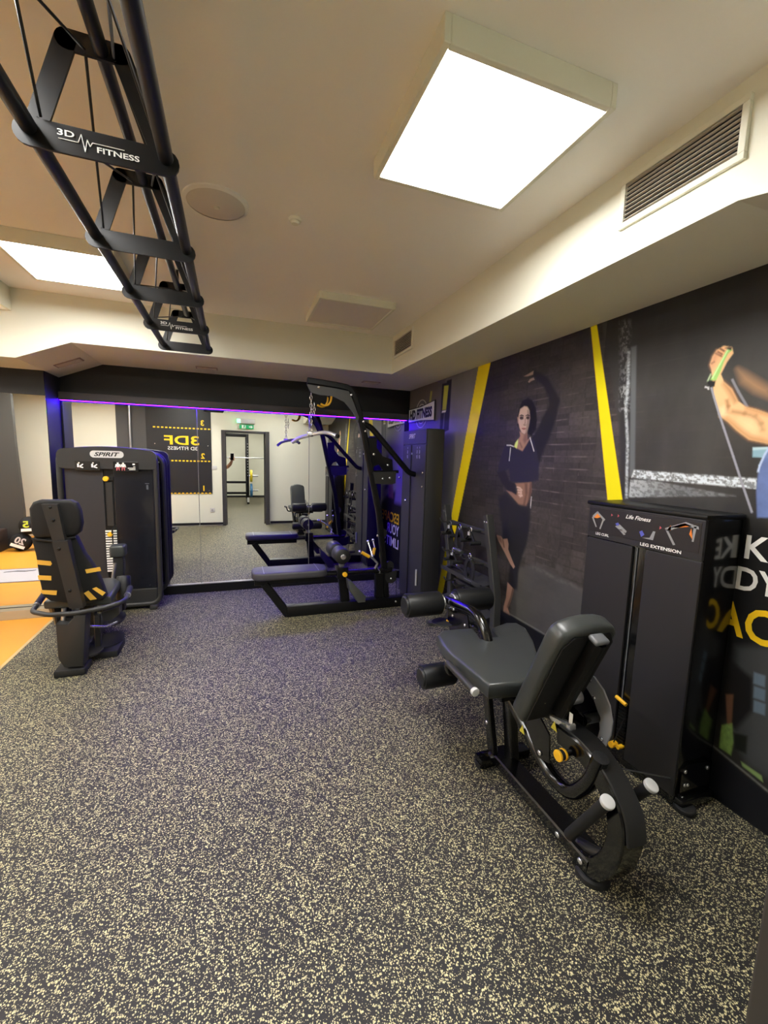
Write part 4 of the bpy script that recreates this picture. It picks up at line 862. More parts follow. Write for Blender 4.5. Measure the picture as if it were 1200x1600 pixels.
def legs(cx, z0, h):
    k = h / 10
    return [[(cx - 1.7 * k, z0 + 4.4 * k), (cx - 0.1 * k, z0 + 4.4 * k), (cx - 0.9 * k, z0), (cx - 1.9 * k, z0)], [(cx + 0.1 * k, z0 + 4.4 * k), (cx + 1.7 * k, z0 + 4.4 * k), (cx + 1.9 * k, z0), (cx + 0.9 * k, z0)]]
for x in (-1.005, -0.962): icon_y(sp, man(x, 1.372, 0.074), M_WHP); icon_y(sp, legs(x, 1.372, 0.074), M_PINKP)
icon_y(sp, [[(-0.885, 1.425), (-0.865, 1.425), (-0.865, 1.438), (-0.885, 1.438)], [(-0.880, 1.406), (-0.862, 1.406), (-0.862, 1.411), (-0.880, 1.411)], [(-0.925, 1.392), (-0.862, 1.392), (-0.862, 1.398), (-0.925, 1.398)], [(-0.915, 1.378), (-0.862, 1.378), (-0.862, 1.384), (-0.915, 1.384)]], M_WHP)
for cx in (-1.305, -1.195):
    icon_y(sp, [[(cx - 0.022, 1.398), (cx - 0.008, 1.398), (cx - 0.008, 1.430), (cx - 0.022, 1.430)], [(cx - 0.006, 1.410), (cx + 0.022, 1.430), (cx + 0.026, 1.422), (cx, 1.402)], [(cx, 1.408), (cx + 0.026, 1.398), (cx + 0.022, 1.390), (cx - 0.006, 1.398)], [(cx - 0.014, 1.434), (cx - 0.002, 1.434), (cx - 0.002, 1.442), (cx - 0.014, 1.442)]], M_WHP)
B().cyl((-1.115, Yf - 0.02, 1.292), (-1.115, Yf + 0.02, 1.292), 0.024, 20, bev=0.004).ob('knob', M_YEL, sp)
bb_ = B().box((-1.095, Yf + 0.006, 1.275), (-1.06, Yf + 0.014, 1.31), 0.002).ob('knob_plate', M_PLQ, sp, smooth=False)
for i in range(17):
    z = 0.405 + i * 0.0243
    xl = at(171, 860, Y=Yf).x; xr = at(180, 840, Y=Yf).x
    wp = B().box((xl - 0.034, Yf + 0.004, z - 0.010), (xr + 0.022, Yf + 0.0125, z + 0.010), 0.002).ob('weight_plate', M_SATIN, sp, smooth=False)
    B().box((xl - 0.026, Yf + 0.0005, z - 0.007), (xl + 0.026, Yf + 0.0045, z + 0.007)).ob('weight_label', M_WHP, wp, smooth=False)
    if i >= 8: B().box((xr - 0.015, Yf + 0.0005, z - 0.007), (xr + 0.015, Yf + 0.0045, z + 0.007)).ob('weight_label', M_WHP, wp, smooth=False)
B().cyl((at(173, 836, Y=Yf).x, Yf - 0.035, 0.765), (at(173, 836, Y=Yf).x, Yf + 0.003, 0.765), 0.021, 18, bev=0.003).ob('selector_pin', M_YEL, sp)
B().tube([(-1.083, Yf - 0.03, 0.775), (-1.075, Yf - 0.05, 0.82), (-1.06, Yf + 0.0, 0.85)], 0.006, 8).ob('pin_lanyard', M_RUB, sp)
B().cyl((-0.79, Yf + 0.011, 0.235), (-0.79, Yf + 0.015, 0.235), 0.008, 10).ob('bolt', M_CHAR, sp)
icon_y(sp, [[(-0.795, 1.245), (-0.760, 1.245), (-0.760, 1.251), (-0.795, 1.251)], [(-0.785, 1.19), (-0.768, 1.19), (-0.768, 1.235), (-0.785, 1.235)]], mat('dim_grey_print', lin(78, 80, 88), 0.5), y=Yf + 0.0112)
# --- seat unit
YS = 3.42
def A(x, y, Y=YS): return at(x, y, Y=Y)
bk = [(49, 846), (55, 838), (110, 834), (119, 840), (132, 866), (145, 884), (156, 905), (166, 932), (160, 938), (110, 944), (78, 940), (66, 932), (60, 905), (55, 870)]
B().pad([A(x, y, 3.47) for x, y in bk], (0, 0.075, 0), 0.018, 2).ob('back_rest', M_VINYLD, sp)
hr = [(44, 795), (50, 785), (60, 781.5), (108, 781.5), (118, 786), (124, 798), (127, 818), (124, 832), (116, 838), (54, 841), (48, 834)]
B().pad([A(x, y, 3.44) for x, y in hr], (0, 0.08, 0), 0.020, 3).ob('head_rest', M_VINYLD, sp)
B().tube([A(50, 842, 3.46), A(85, 846, 3.45), A(118, 839, 3.46)], 0.009, 8).ob('back_seam', M_RUB, sp)
M_TAPE = mat('yellow_fabric_tape', lin(236, 186, 70), 0.7)
for q in ([(57.5, 875), (79, 877), (81, 881), (79, 884), (58, 882)], [(59, 899), (80, 900), (80, 907), (60, 906)], [(63, 922), (89, 923), (88, 930), (66, 928)], [(133, 890), (156, 886), (158, 892), (135, 896)], [(131, 927), (138, 923), (151, 936), (141, 938)], [(144, 920), (150, 917.5), (165, 926), (160, 931)]):
    B().plate([A(x, y, 3.466) for x, y in q], (0, 0.003, 0)).ob('yellow_stripe', M_TAPE, sp, smooth=False)
pt_ = [(64, 788), (89, 788), (101, 845), (82, 846)]
B().plate([A(x, y, 3.40) for x, y in pt_], (0, 0.05, 0)).ob('upper_post', M_CHAR, sp, smooth=False)
B().plate([A(x, y, 3.385) for x, y in [(81, 847), (105, 845), (116, 890), (130, 950), (108, 951), (95, 900)]], (0, 0.07, 0)).ob('lower_post', M_CHAR, sp, smooth=False)
for q in ((78, 793), (83, 813), (92, 858), (109, 923)): bolt(sp, A(*q, 3.384 if q[1] > 845 else 3.399), (0, -1, 0), 0.011, M_SATIN)
hb = [A(68, 930, 3.66), A(50, 956, 3.36), A(75, 961, 3.32), A(120, 958, 3.32), A(165, 949, 3.34), A(190, 941, 3.38), A(197, 936, 3.44), A(203, 919, 3.72)]
B().tube(hb, 0.016, 12, bend=0.03).ob('handle_bar', M_CHAR, sp)
for a, b_ in ((hb[0], hb[1]), (hb[-1], hb[-2])):
    d = (b_ - a); g = B().tube([a - d * 0.04, a + d * 0.62], 0.021, 14).ob('grip', M_RUB, sp); e = a + d * 0.63; B().cyl(e, e + d.normalized() * 0.012, 0.0225, 14).ob('grip_collar', M_ALU, g)
B().pad([A(x, y, 3.31) for x, y in [(86, 976), (105, 976), (118, 961), (134, 961), (130, 1042), (100, 1044), (90, 1030)]], (0, 0.13, 0), 0.012, 2).ob('base_column', M_CHAR, sp)
B().box((-1.17, 3.30, 0.0), (-0.985, 3.47, 0.05), 0.010).ob('base_foot', M_RUB, sp)
B().tube([A(100, 950, 3.4), A(98, 985, 3.38)], 0.014, 10).ob('post_tube', M_ALU, sp)
B().rtube([(XS, 3.42, 0.07), (XS, 4.60, 0.07)], 0.09, 0.07).ob('base_beam', M_CHAR, sp)
B().pad([(-1.27, 3.52, 0.49), (-0.86, 3.52, 0.49), (-0.88, 3.95, 0.50), (-0.98, 4.02, 0.50), (-1.16, 4.02, 0.50), (-1.26, 3.95, 0.50)], (0, 0, -0.07), 0.02, 3).ob('seat', M_VINYL, sp)
B().rtube([(XS, 3.80, 0.42), (XS, 3.80, 0.08)], 0.08, 0.10, up=Vector((1, 0, 0))).ob('seat_post', M_CHAR, sp)
for sx in (-1, 1):
    x = XS + sx * 0.20
    B().tube([(XS + sx * 0.05, 4.12, 0.20), (x, 4.0, 0.22), (x + sx * 0.02, 3.9, 0.33)], 0.018, 10, bend=0.04).ob('swing_arm', M_CHAR, sp)
    B().lathe([(0, 0), (0.045, 0), (0.052, 0.01), (0.052, 0.19), (0.045, 0.2), (0, 0.2)], (x + sx * 0.02, 3.9, 0.33), (0, 0.3, 1), 18).ob('knee_pad', M_FOAM, sp)
ft1 = [A(150, 1006, 3.62), A(165, 992, 3.80), A(190, 986, 3.95), A(195, 990, 3.95), A(185, 1002, 3.80), A(165, 1012, 3.62)]
def disc(c, rx, ry, th, nm, m_):
    B().plate([Vector(c) + Vector((rx * math.cos(2 * math.pi * k / 24), ry * math.sin(2 * math.pi * k / 24), 0)) for k in range(24)], (0, 0, th)).ob(nm, m_, sp, smooth=False)
disc(A(172, 1000, 3.78), 0.10, 0.16, 0.012, 'foot_plate', M_CHAR); disc(A(143, 1018, 3.55), 0.075, 0.11, 0.012, 'foot_plate', M_CHAR)
disc(A(183, 968, 3.95), 0.06, 0.14, 0.02, 'foot_plate', M_CHAR)
B().tube([A(124, 978, 3.45), A(165, 979, 3.55), A(182, 972, 3.70)], 0.010, 10).ob('adjust_rod', M_CHROME, sp)
B().rtube([A(152, 960, 3.62), A(154, 1010, 3.62)], 0.04, 0.04).ob('swing_post', M_CHAR, sp)
B().box(A(160, 1025, 3.55) - Vector((0.05, 0.0, 0.04)), A(160, 1025, 3.55) + Vector((0.10, 0.25, 0.03)), 0.01).ob('pivot_block', M_RUB, sp)
B().plate([A(x, y, 3.64) for x, y in [(158, 958), (186, 948), (186, 960), (176, 968), (162, 972)]], (0, 0.10, 0)).ob('pivot_cover', M_CHAR, sp, smooth=False)
# padded column standing in front of the cabinet, and dark thigh pads left
B().pad([A(x, y, 4.05) for x, y in [(175.5, 866), (190, 864), (193, 880), (192.5, 922), (187, 930), (179, 928), (177, 900)]], (0, 0.08, 0), 0.010, 2).ob('leg_pad', M_CHAR, sp)
B().obox(A(185, 860, 4.08), (0.115, 0.12, 0.10), None, 0.02, 3).ob('pad_cap', M_VINYL, sp)
B().tube([A(176, 925, 4.0), A(176, 905, 4.0), A(180, 880, 4.0)], 0.012, 10).ob('pad_rod', M_ALU, sp)
B().lathe([(0, 0), (0.05, 0), (0.062, 0.01), (0.062, 0.10), (0.05, 0.11), (0, 0.11)], A(78, 950, 3.60), (0.8, 0.5, 0.1), 20).ob('thigh_pad', M_FOAM, sp)
B().lathe([(0, 0), (0.05, 0), (0.058, 0.01), (0.058, 0.10), (0.05, 0.11), (0, 0.11)], A(84, 967, 3.62), (0.8, 0.4, 0.1), 20).ob('thigh_pad', M_FOAM, sp)
B().plate([A(x, y, 3.585) for x, y in [(81, 947), (88, 948), (85, 953), (80, 953)]], (0, 0.003, 0)).ob('yellow_mark', M_YEL, sp, smooth=False)

# ================================================================== LAT PULLDOWN / LOW ROW MACHINE (back right)
YL = 4.05
lt = root('lat_row_machine', (1.2, YL, 0), 'black lat pulldown and low row machine in front of the mirror', 'gym machine')
def L(x, y, Y=YL): return at(x, y, Y=Y)
def xz(x, z, y=YL): return Vector((x, y, z))
# floor beam and legs
B().box((0.475, YL - 0.05, 0.0), (1.80, YL + 0.05, 0.105), 0.006).ob('base_beam', M_SATIN, lt)
B().rtube([L(413, 912), L(455, 966)], 0.075, 0.06, up=Vector((0, 1, 0))).ob('front_leg', M_SATIN, lt)
B().rtube([L(535, 900), L(540, 950)], 0.09, 0.06, up=Vector((0, 1, 0))).ob('middle_leg', M_SATIN, lt)
B().rtube([L(592, 895), L(592, 946)], 0.085, 0.06, up=Vector((0, 1, 0))).ob('rear_leg', M_SATIN, lt)
bolt(lt, xz(1.60, 0.06, YL - 0.05), (0, -1, 0), 0.012)
# seat, its tube, thigh rollers
sx0, sx1, sz = 0.155, 0.865, 0.475
pts = []
for (cx, cy, a0) in ((sx1 - 0.09, YL - 0.05, -90), (sx1 - 0.09, YL + 0.05, 0), (sx0 + 0.09, YL + 0.05, 90), (sx0 + 0.09, YL - 0.05, 180)):
    for k in range(5): a = math.radians(a0 + 22.5 * k); pts.append((cx + 0.09 * math.cos(a), cy + 0.09 * math.sin(a), sz))
se = B().pad(pts, (0, 0, -0.075), 0.022, 3).ob('seat', mat('grey_black_vinyl', lin(72, 71, 76), 0.42, bump=0.08, bscale=500), lt)
for x in (0.26, 0.765): B().box((x - 0.0015, YL - 0.135, sz - 0.001), (x + 0.0015, YL + 0.135, sz + 0.0015)).ob('piping', M_GREYST, se, smooth=False)
B().rtube([xz(0.18, 0.385), xz(0.85, 0.385)], 0.12, 0.03, up=Vector((0, 1, 0))).ob('seat_plate', M_SATIN, lt)
B().tube([xz(0.80, 0.395), xz(1.56, 0.395)], 0.028, 14).ob('seat_tube', M_BLACK, lt)
tp = L(534, 895)
B().box((tp.x - 0.055, YL - 0.055, tp.z - 0.05), (tp.x + 0.055, YL + 0.055, tp.z + 0.07), 0.006).ob('adjust_housing', M_SATIN, lt)
B().cyl((tp.x + 0.015, YL - 0.085, tp.z - 0.0), (tp.x + 0.015, YL - 0.05, tp.z - 0.0), 0.023, 18, bev=0.004).ob('adjust_knob', M_YEL, lt)
B().rtube([Vector((tp.x, YL, tp.z + 0.05)), Vector((tp.x - 0.03, YL, 0.66))], 0.05, 0.05, up=Vector((0, 1, 0))).ob('roller_post', M_ALU, lt)
rx, rz = L(535, 869, 3.86).x, L(535, 869, 3.86).z
for a, b_ in ((3.83, 4.02), (4.09, 4.28)):
    l_ = b_ - a; r = 0.078
    B().lathe([(0, 0), (r * 0.8, 0), (r * 0.94, 0.008), (r, 0.02), (r, l_ - 0.02), (r * 0.94, l_ - 0.008), (0, l_)], (rx, a, rz), (0, 1, 0), 26).ob('thigh_roller', M_FOAM, lt)
B().cyl((rx, 3.82, rz), (rx, 4.28, rz), 0.014, 12).ob('roller_axle', M_CHROME, lt); B().cyl((rx, 3.815, rz), (rx, 3.835, rz), 0.026, 18, bev=0.004).ob('end_cap', M_CHROME, lt)
# foot rests
for dy in (-0.17, 0.17):
    B().pad([L(x, y, YL + dy) for x, y in [(544, 906), (551, 910), (572, 932), (571, 941), (560, 942), (546, 922)]], (0, 0.10, 0), 0.006, 2).ob('foot_plate', M_GREYST if dy > 5 else mat('grey_foot_rest', lin(76, 78, 76), 0.5), lt)
B().tube([L(566, 938, YL - 0.1), L(566, 938, YL + 0.25)], 0.016, 10).ob('foot_bar', M_SATIN, lt)
# main post with the overhead arm (one bent tube) and braces
arm = [L(480, 595), L(520, 601.5), L(548, 607), L(557, 630), L(567, 670), L(578, 730), L(592, 800), L(601, 895), L(604, 946)]
B().rtube(arm, 0.062, 0.05, bend=0.06, up=Vector((0, 1, 0)), c=0.012).ob('main_post', M_SATIN, lt)
g = [(479, 600), (520, 606), (545, 611), (553, 630), (561, 652), (559, 662), (552, 645), (538, 628), (520, 619), (500, 617), (486, 613), (482, 606)]
for dy in (-0.030, 0.022): B().plate([L(x, y, YL + dy) for x, y in g], (0, 0.008, 0)).ob('pulley_bracket', mat('grey_bracket', lin(78, 80, 82), 0.45), lt, smooth=False)
for q in ((498, 605), (549, 617)): bolt(lt, L(*q, YL - 0.031), (0, -1, 0), 0.013)
for q, r in (((490, 608), 0.045), ((548, 622), 0.045), ((597, 833), 0.05), ((608, 884), 0.05)):
    c = L(*q); B().lathe([(0, 0), (r, 0), (r * 0.86, 0.012), (r, 0.024), (0, 0.024)], c + Vector((0, -0.012, 0)), (0, 1, 0), 24).ob('pulley', M_RUB, lt)
B().tube([L(568, 662), L(580, 668), L(625, 722), L(640, 740), L(664, 743)], 0.029, 14, bend=0.05).ob('brace_tube', M_SATIN, lt)
B().box(L(660, 743) + Vector((-0.005, -0.06, -0.06)), L(660, 743) + Vector((0.012, 0.06, 0.06)), 0.003).ob('brace_flange', M_SATIN, lt, smooth=False)
B().plate([L(x, y, YL + 0.03) for x, y in [(574, 684), (589, 683), (589, 700), (598, 713), (613, 718), (614, 736), (600, 737), (592, 726), (586, 728), (580, 737), (576, 720)]], (0, 0.010, 0)).ob('gusset_plate', M_SATIN, lt, smooth=False)
B().plate([L(x, y, YL - 0.04) for x, y in [(583, 738), (619, 737), (618, 755), (612, 757), (587, 756)]], (0, 0.08, 0)).ob('gusset_box', M_CHAR, lt, smooth=False)
B().rtube([L(583, 737), L(622, 737)], 0.03, 0.03, up=Vector((0, 1, 0))).ob('cross_bar', M_SATIN, lt)
for q in ((568, 659), (571, 674), (584, 710), (606, 727), (609, 747), (590, 837), (624, 746), (598, 748)): bolt(lt, L(*q, YL - 0.045), (0, -1, 0), 0.012)
B().plate([L(x, y, YL - 0.03) for x, y in [(602, 897), (620, 891), (619, 906), (614, 911), (606, 911), (602, 905)]], (0, 0.06, 0)).ob('low_pulley_box', M_RUB, lt, smooth=False); bolt(lt, L(611, 904, YL - 0.03), (0, -1, 0), 0.012)
B().tube([L(601, 911), L(601, 940)], 0.003, 6).ob('cable', M_RUB, lt); B().tube([L(619, 908), L(619, 940)], 0.003, 6).ob('cable', M_RUB, lt)
B().lathe([(0, 0), (0.05, 0), (0.043, 0.01), (0.05, 0.02), (0, 0.02)], L(610, 940) + Vector((0, -0.01, 0)), (0, 1, 0), 20).ob('pulley', M_RUB, lt)
# weight tower of this machine at the wall: front faces into the room
wx0, wx1, wy0, wy1, wh = 1.79, 1.99, 3.80, 4.40, 1.855
tw = B().box((wx0 + 0.012, wy0, 0.0), (wx1, wy1, wh), 0.012, 2).ob('weight_tower', M_CAB, lt)
for a, b_, z0, z1 in ((wy0 + 0.004, 4.135, 0.06, 1.70), (4.175, wy1 - 0.004, 0.06, 1.70), (wy0 + 0.004, wy1 - 0.004, 1.708, wh - 0.003)): B().box((wx0, a, z0), (wx0 + 0.014, b_, z1), 0.003).ob('front_panel', M_CAB, lt, smooth=False)
B().box((wx0 + 0.010, 4.135, 0.06), (wx0 + 0.013, 4.175, 1.70)).ob('slot', M_BLKP, lt, smooth=False)
B().box((wx0 + 0.003, 4.14, 1.60), (wx0 + 0.012, 4.17, 1.62)).ob('guide_marker', M_WHP, lt, smooth=False)
text('SPIRIT', lt, (wx0 - 0.0008, 4.15, 1.79), 0.050, M_WHP, '-X', width=0.17, bold=0.02, shear=0.3)
for y in (4.26, 4.01, 3.95):
    b = B()
    for p in [[(y - 0.018, 1.56), (y + 0.012, 1.56), (y + 0.02, 1.59), (y - 0.01, 1.60)], [(y - 0.01, 1.61), (y + 0.015, 1.61), (y + 0.01, 1.65), (y - 0.012, 1.64)], [(y - 0.008, 1.66), (y + 0.008, 1.66), (y + 0.008, 1.68), (y - 0.008, 1.68)]]: b.plate([(wx0 - 0.001, a, z) for a, z in p], (0.0008, 0, 0))
    b.ob('pictogram', M_GREYP, lt, smooth=False)
for z in (1.42, 1.28): bolt(lt, (wx0 - 0.001, 3.86, z), (-1, 0, 0), 0.012)
bolt(lt, (wx0 - 0.001, 4.28, 1.10), (-1, 0, 0), 0.016); B().cyl((wx0 - 0.012, 3.90, 0.25), (wx0 - 0.012, 3.90, 0.42), 0.010, 8).ob('guide_pin', M_GREYST, lt)
# --- lat bar on its chain (hangs from the machine: a thing of its own), cable handles
lb = root('lat_bar', (0.70, YL, 1.70), 'chrome bent lat bar hanging on a chain under the overhead arm', 'lat bar')
c0 = L(486, 612); c1 = L(486, 674)
nl = 10
for i in range(nl):
    a = c0.lerp(c1, i / nl); b_ = c0.lerp(c1, (i + 1) / nl); m_ = (a + b_) / 2; hl = (a - b_).length * 0.62
    ax = Vector((1, 0, 0)) if i % 2 else Vector((0, 1, 0)); pr = []
    for k in range(10): t = 2 * math.pi * k / 10; pr.append(m_ + Vector((0, 0, 1)) * hl * math.cos(t) + ax * 0.011 * math.sin(t))
    B().tube(pr, 0.0035, 6, closed=True).ob('chain_link', M_CHROME, lb)
for i in range(3):
    a = c0 + Vector((0.030, 0, -0.12 - 0.04 * i)); pr = [a + Vector((0.010 * math.sin(2 * math.pi * k / 10) * (i % 2), 0.010 * math.sin(2 * math.pi * k / 10) * (1 - i % 2), 0.026 * math.cos(2 * math.pi * k / 10))) for k in range(10)]
    B().tube(pr, 0.0035, 6, closed=True).ob('chain_link', M_CHROME, lb)
bar = [L(457.5, 691, 4.30), L(467, 684.5, 4.22), L(485, 679.5, 4.07), L(505, 675.5, 3.97), L(514, 676.5, 3.90), L(526, 681, 3.84)]
B().tube(bar, 0.018, 14, bend=0.03).ob('bar', mat('satin_chrome', (0.72, 0.72, 0.74), 0.3, metal=0.5), lb)
B().obox(L(485, 678), (0.055, 0.03, 0.05), None, 0.010, 3).ob('swivel_block', M_CHROME, lb)
e = bar[-1]; d = (e - bar[-2]).normalized(); B().cyl(e - d * 0.005, e + d * 0.022, 0.020, 16, bev=0.004).ob('end_cap', M_RUB, lb)
yh = root('hook_grip', (0.86, YL, 2.0), 'yellow hook handle hanging from the overhead arm', 'cable handle')
hk = [L(518, 604), L(518, 618), L(517, 627), L(513, 633), L(507, 634), L(501, 631)]
B().tube([hk[0], hk[1]], 0.007, 8).ob('stem', M_SATIN, yh)
B().tube(hk[1:], 0.0095, 12, bend=0.03).ob('grip', M_YEL, yh); B().tube([p + Vector((-0.02, 0.06, -0.006)) for p in hk[1:]], 0.0095, 12, bend=0.03).ob('grip', M_YEL, yh)
B().tube([hk[1], hk[1] + Vector((-0.02, 0.06, -0.006))], 0.009, 10).ob('yoke', M_SATIN, yh)
vh = root('row_grip', (1.27, YL - 0.05, 0.45), 'yellow and chrome row handle clipped to the low pulley post', 'cable handle')
B().tube([L(562, 862, 3.95), L(573, 866, 3.96), L(582, 872, 3.97), L(590, 880, 3.98), L(586, 888, 4.0)], 0.012, 10, bend=0.02).ob('frame', M_CHROME, vh)
B().tube([L(575, 846, 4.05), L(580, 862, 4.0), L(582, 872, 3.97)], 0.009, 10).ob('frame_bar', M_CHROME, vh); B().tube([L(583, 845, 4.1), L(586, 858, 4.05), L(582, 872, 3.97)], 0.009, 10).ob('frame_bar', M_CHROME, vh)
B().tube([L(565, 863, 3.95), L(577, 870, 3.95)], 0.017, 14).ob('grip', M_YEL, vh); B().tube([L(585, 857, 4.05), L(583, 867, 4.0)], 0.016, 14).ob('grip', M_YEL, vh)
B().tube([L(588, 885, 4.0), L(594, 893, 4.02), L(592, 897, 4.03)], 0.006, 8).ob('snap_hook', M_CHROME, vh)
for p in (L(575, 846, 4.05), L(583, 844, 4.1), L(562, 862, 3.95)): B().sphere(p, 0.016).ob('end_ball', M_CHROME, vh)

# ================================================================== ATTACHMENT RACK AT THE RIGHT WALL
XK = 1.98
M_RACK = mat('rack_charcoal', lin(58, 58, 58), 0.45)
rk = root('attachment_rack', (XK, 3.3, 0), 'black steel rack for cable attachments under the printed woman', 'rack')
def K(x, y, X=XK): return at(x, y, X=X)
for dy in (0.0, 0.72):
    o = Vector((0, dy, 0))
    B().rtube([Vector((XK - 0.02, 2.93, 1.115)) + o, Vector((XK - 0.02, 2.76, 0.50)) + o, Vector((XK - 0.02, 2.74, 0.0)) + o], 0.06, 0.065, up=Vector((1, 0, 0))).ob('upright', M_RACK, rk)
    B().box((1.72, 2.70 + dy, 0.0), (2.06, 2.78 + dy, 0.035), 0.006).ob('foot', M_RACK, rk)
    for z in (1.06, ): bolt(rk, Vector((XK - 0.047, 2.90 + dy, z)), (-1, 0, 0), 0.012); bolt(rk, Vector((XK - 0.047, 2.93 + dy, z)), (-1, 0, 0), 0.012)
B().plate([K(736, 830), K(762, 829), K(764, 858), K(750, 852), K(740, 840)], (0.01, 0, 0)).ob('side_gusset', M_RACK, rk, smooth=False)
for z, yo in ((0.965, -0.03), (0.70, -0.10), (0.43, -0.16), (0.16, -0.18)):
    y0, y1 = 2.90 + yo, 3.70 + yo
    B().rtube([(XK, y0, z), (XK, y1, z)], 0.035, 0.035).ob('cross_bar', M_RACK, rk)
    for i in range(4):
        y = y0 + 0.16 + i * 0.17
        B().tube([(XK - 0.01, y, z), (XK - 0.12, y, z + 0.01), (XK - 0.14, y, z + 0.045)], 0.008, 8, bend=0.02).ob('peg', M_RACK, rk)
for z0, z1 in ((0.58, 0.54), (0.30, 0.26)):
    B().plate([(1.86, 2.82, z1), (2.02, 2.82, z0), (2.02, 3.50, z0), (1.86, 3.50, z1)], (0, 0, 0.006)).ob('tray', M_RACK, rk, smooth=False)
    B().box((1.852, 2.82, z1 - 0.005), (1.86, 3.50, z1 + 0.03)).ob('tray_lip', M_RACK, rk, smooth=False)
# attachments
G = 'cable attachments on the rack'
def vhandle(p, s, label, m_=M_SATIN):
    r = root('cable_attachment', p, label, 'cable attachment', G); p = Vector(p)
    B().tube([p + Vector((0, -0.09, -0.10)) * s, p + Vector((0, 0, 0)), p + Vector((0, 0.09, -0.10)) * s], 0.010, 8).ob('frame', m_, r)
    for sy in (-1, 1): B().tube([p + Vector((-0.06, 0.09 * sy, -0.10)) * s, p + Vector((0.06, 0.09 * sy, -0.10)) * s], 0.016, 12).ob('grip', M_RUB, r)
    pr = [p + Vector((0, 0.018 * math.sin(2 * math.pi * k / 12), 0.018 + 0.018 * math.cos(2 * math.pi * k / 12))) for k in range(12)]
    B().tube(pr, 0.004, 6, closed=True).ob('ring', M_CHROME, r); B().box(p + Vector((-0.02, -0.012, -0.03)), p + Vector((-0.012, 0.012, 0.0))).ob('tag', M_GREYCAP, r, smooth=False)
def barhandle(p, label, l=0.34):
    r = root('cable_attachment', p, label, 'cable attachment', G); p = Vector(p)
    B().tube([p + Vector((0, -l / 2, 0.0)), p + Vector((0, -l / 5, 0.03)), p + Vector((0, l / 5, 0.03)), p + Vector((0, l / 2, 0.0))], 0.014, 10).ob('bar', M_SATIN, r)
    for sy in (-1, 1): B().tube([p + Vector((0, sy * l / 2.05, 0.0)), p + Vector((0, sy * l / 3.4, 0.018))], 0.018, 12).ob('grip', M_RUB, r)
    pr = [p + Vector((0, 0.018 * math.sin(2 * math.pi * k / 12), 0.058 + 0.018 * math.cos(2 * math.pi * k / 12))) for k in range(12)]
    B().tube(pr, 0.005, 6, closed=True).ob('ring', M_CHROME, r)
def strap(p, label):
    r = root('cable_attachment', p, label, 'cable attachment', G); p = Vector(p)
    pr = [p + Vector((0, 0.06 * math.sin(2 * math.pi * k / 20), -0.10 + 0.10 * math.cos(2 * math.pi * k / 20))) for k in range(20)]
    B().sweep(pr, [(0.003, 0.02), (-0.003, 0.02), (-0.003, -0.02), (0.003, -0.02)], closed=True).ob('strap', M_RUB, r)
    B().tube([p + Vector((0, -0.06, -0.19)), p + Vector((0, 0.06, -0.19))], 0.017, 12).ob('grip', M_VINYL, r)
    pr = [p + Vector((0, 0.02 * math.sin(2 * math.pi * k / 12), 0.02 + 0.02 * math.cos(2 * math.pi * k / 12))) for k in range(12)]
    B().tube(pr, 0.004, 6, closed=True).ob('ring', M_CHROME, r)
vhandle((1.865, 3.38, 0.965), 0.85, 'black triangle handle on the top row of the rack, farther from the near upright')
vhandle((1.865, 3.03, 0.965), 0.85, 'black triangle handle on the top row of the rack, nearest the near upright')
strap((1.865, 3.205, 0.955), 'black strap handle with ring on the top row of the rack, between two triangle handles')
vhandle((1.865, 3.30, 0.735), 0.8, 'black triangle handle hanging on the middle row of the attachment rack')
strap((1.865, 3.02, 0.74), 'black strap handle with ring on the middle row of the attachment rack')
barhandle((1.89, 3.26, 0.57), 'short black bar lying on the upper tray of the attachment rack')
barhandle((1.89, 3.15, 0.295), 'short black bar lying on the lower tray of the attachment rack', 0.4)

# ================================================================== WALL WITH THE DOOR (seen in the mirror)
bn = root('wall_banner', (-1.0, YD, 0.7), 'black wall panel with three yellow dashed lines and a yellow logo', 'banner')
y_ = YD + 0.012
B().box((-1.625, YD, 0.70), (-0.405, y_, 2.58), 0.002).ob('panel', mat('banner_black', lin(30, 29, 30), 0.5), bn, smooth=False)
def N(x, y): return mat_(x, y, Y=y_)
for (xa, ya), (xb, yb), nn in (((237, 667), (329, 670.5), 15), ((260, 719.5), (329, 721), 12), ((258, 771), (330.5, 770.5), 12)):
    a = N(xa, ya); b_ = N(xb, yb); z = (a.z + b_.z) / 2
    for i in range(nn):
        xx = a.x + (b_.x - a.x) * (i + 0.3) / nn; B().box((xx, y_, z - 0.013), (xx + abs(b_.x - a.x) / nn * 0.58, y_ + 0.001, z + 0.013)).ob('dash', M_YELP, bn, smooth=False)
for s, q in (('3', (316, 661)), ('2', (317, 712.5)), ('1', (318.5, 763))): text(s, bn, N(*q) + Vector((0, 0.0, 0)), 0.115, M_YELP, '+Y', bold=0.03)
text('3DF', bn, N(284, 688), 0.19, M_YELP, '+Y', width=0.66, bold=0.02); text('3D FITNESS', bn, N(285.5, 700.5), 0.07, M_WHP, '+Y', width=0.56)
for q in ((242, 693), (325, 697), (327, 767)): bolt(bn, N(*q), (0, 1, 0), 0.012)
B().cyl((-1.905, YD + 0.03, 1.3), (-1.905, YD + 0.03, 2.6), 0.022, 12).ob('wall_pipe', M_ALU)
tag(bpy.data.objects['wall_pipe'], 'pale vertical pipe on the grey wall strip, seen in the mirror', 'pipe')
ex = root('exit_sign', (0.31, YD, 2.1), 'green exit sign with emergency lamp over the doorway, seen in the mirror', 'exit sign')
a = mat_(370, 654, Y=YD); b_ = mat_(398.5, 663, Y=YD)
B().box((a.x, YD, b_.z), (b_.x, YD + 0.07, a.z), 0.012).ob('lamp_housing', M_GREYCAP, ex)
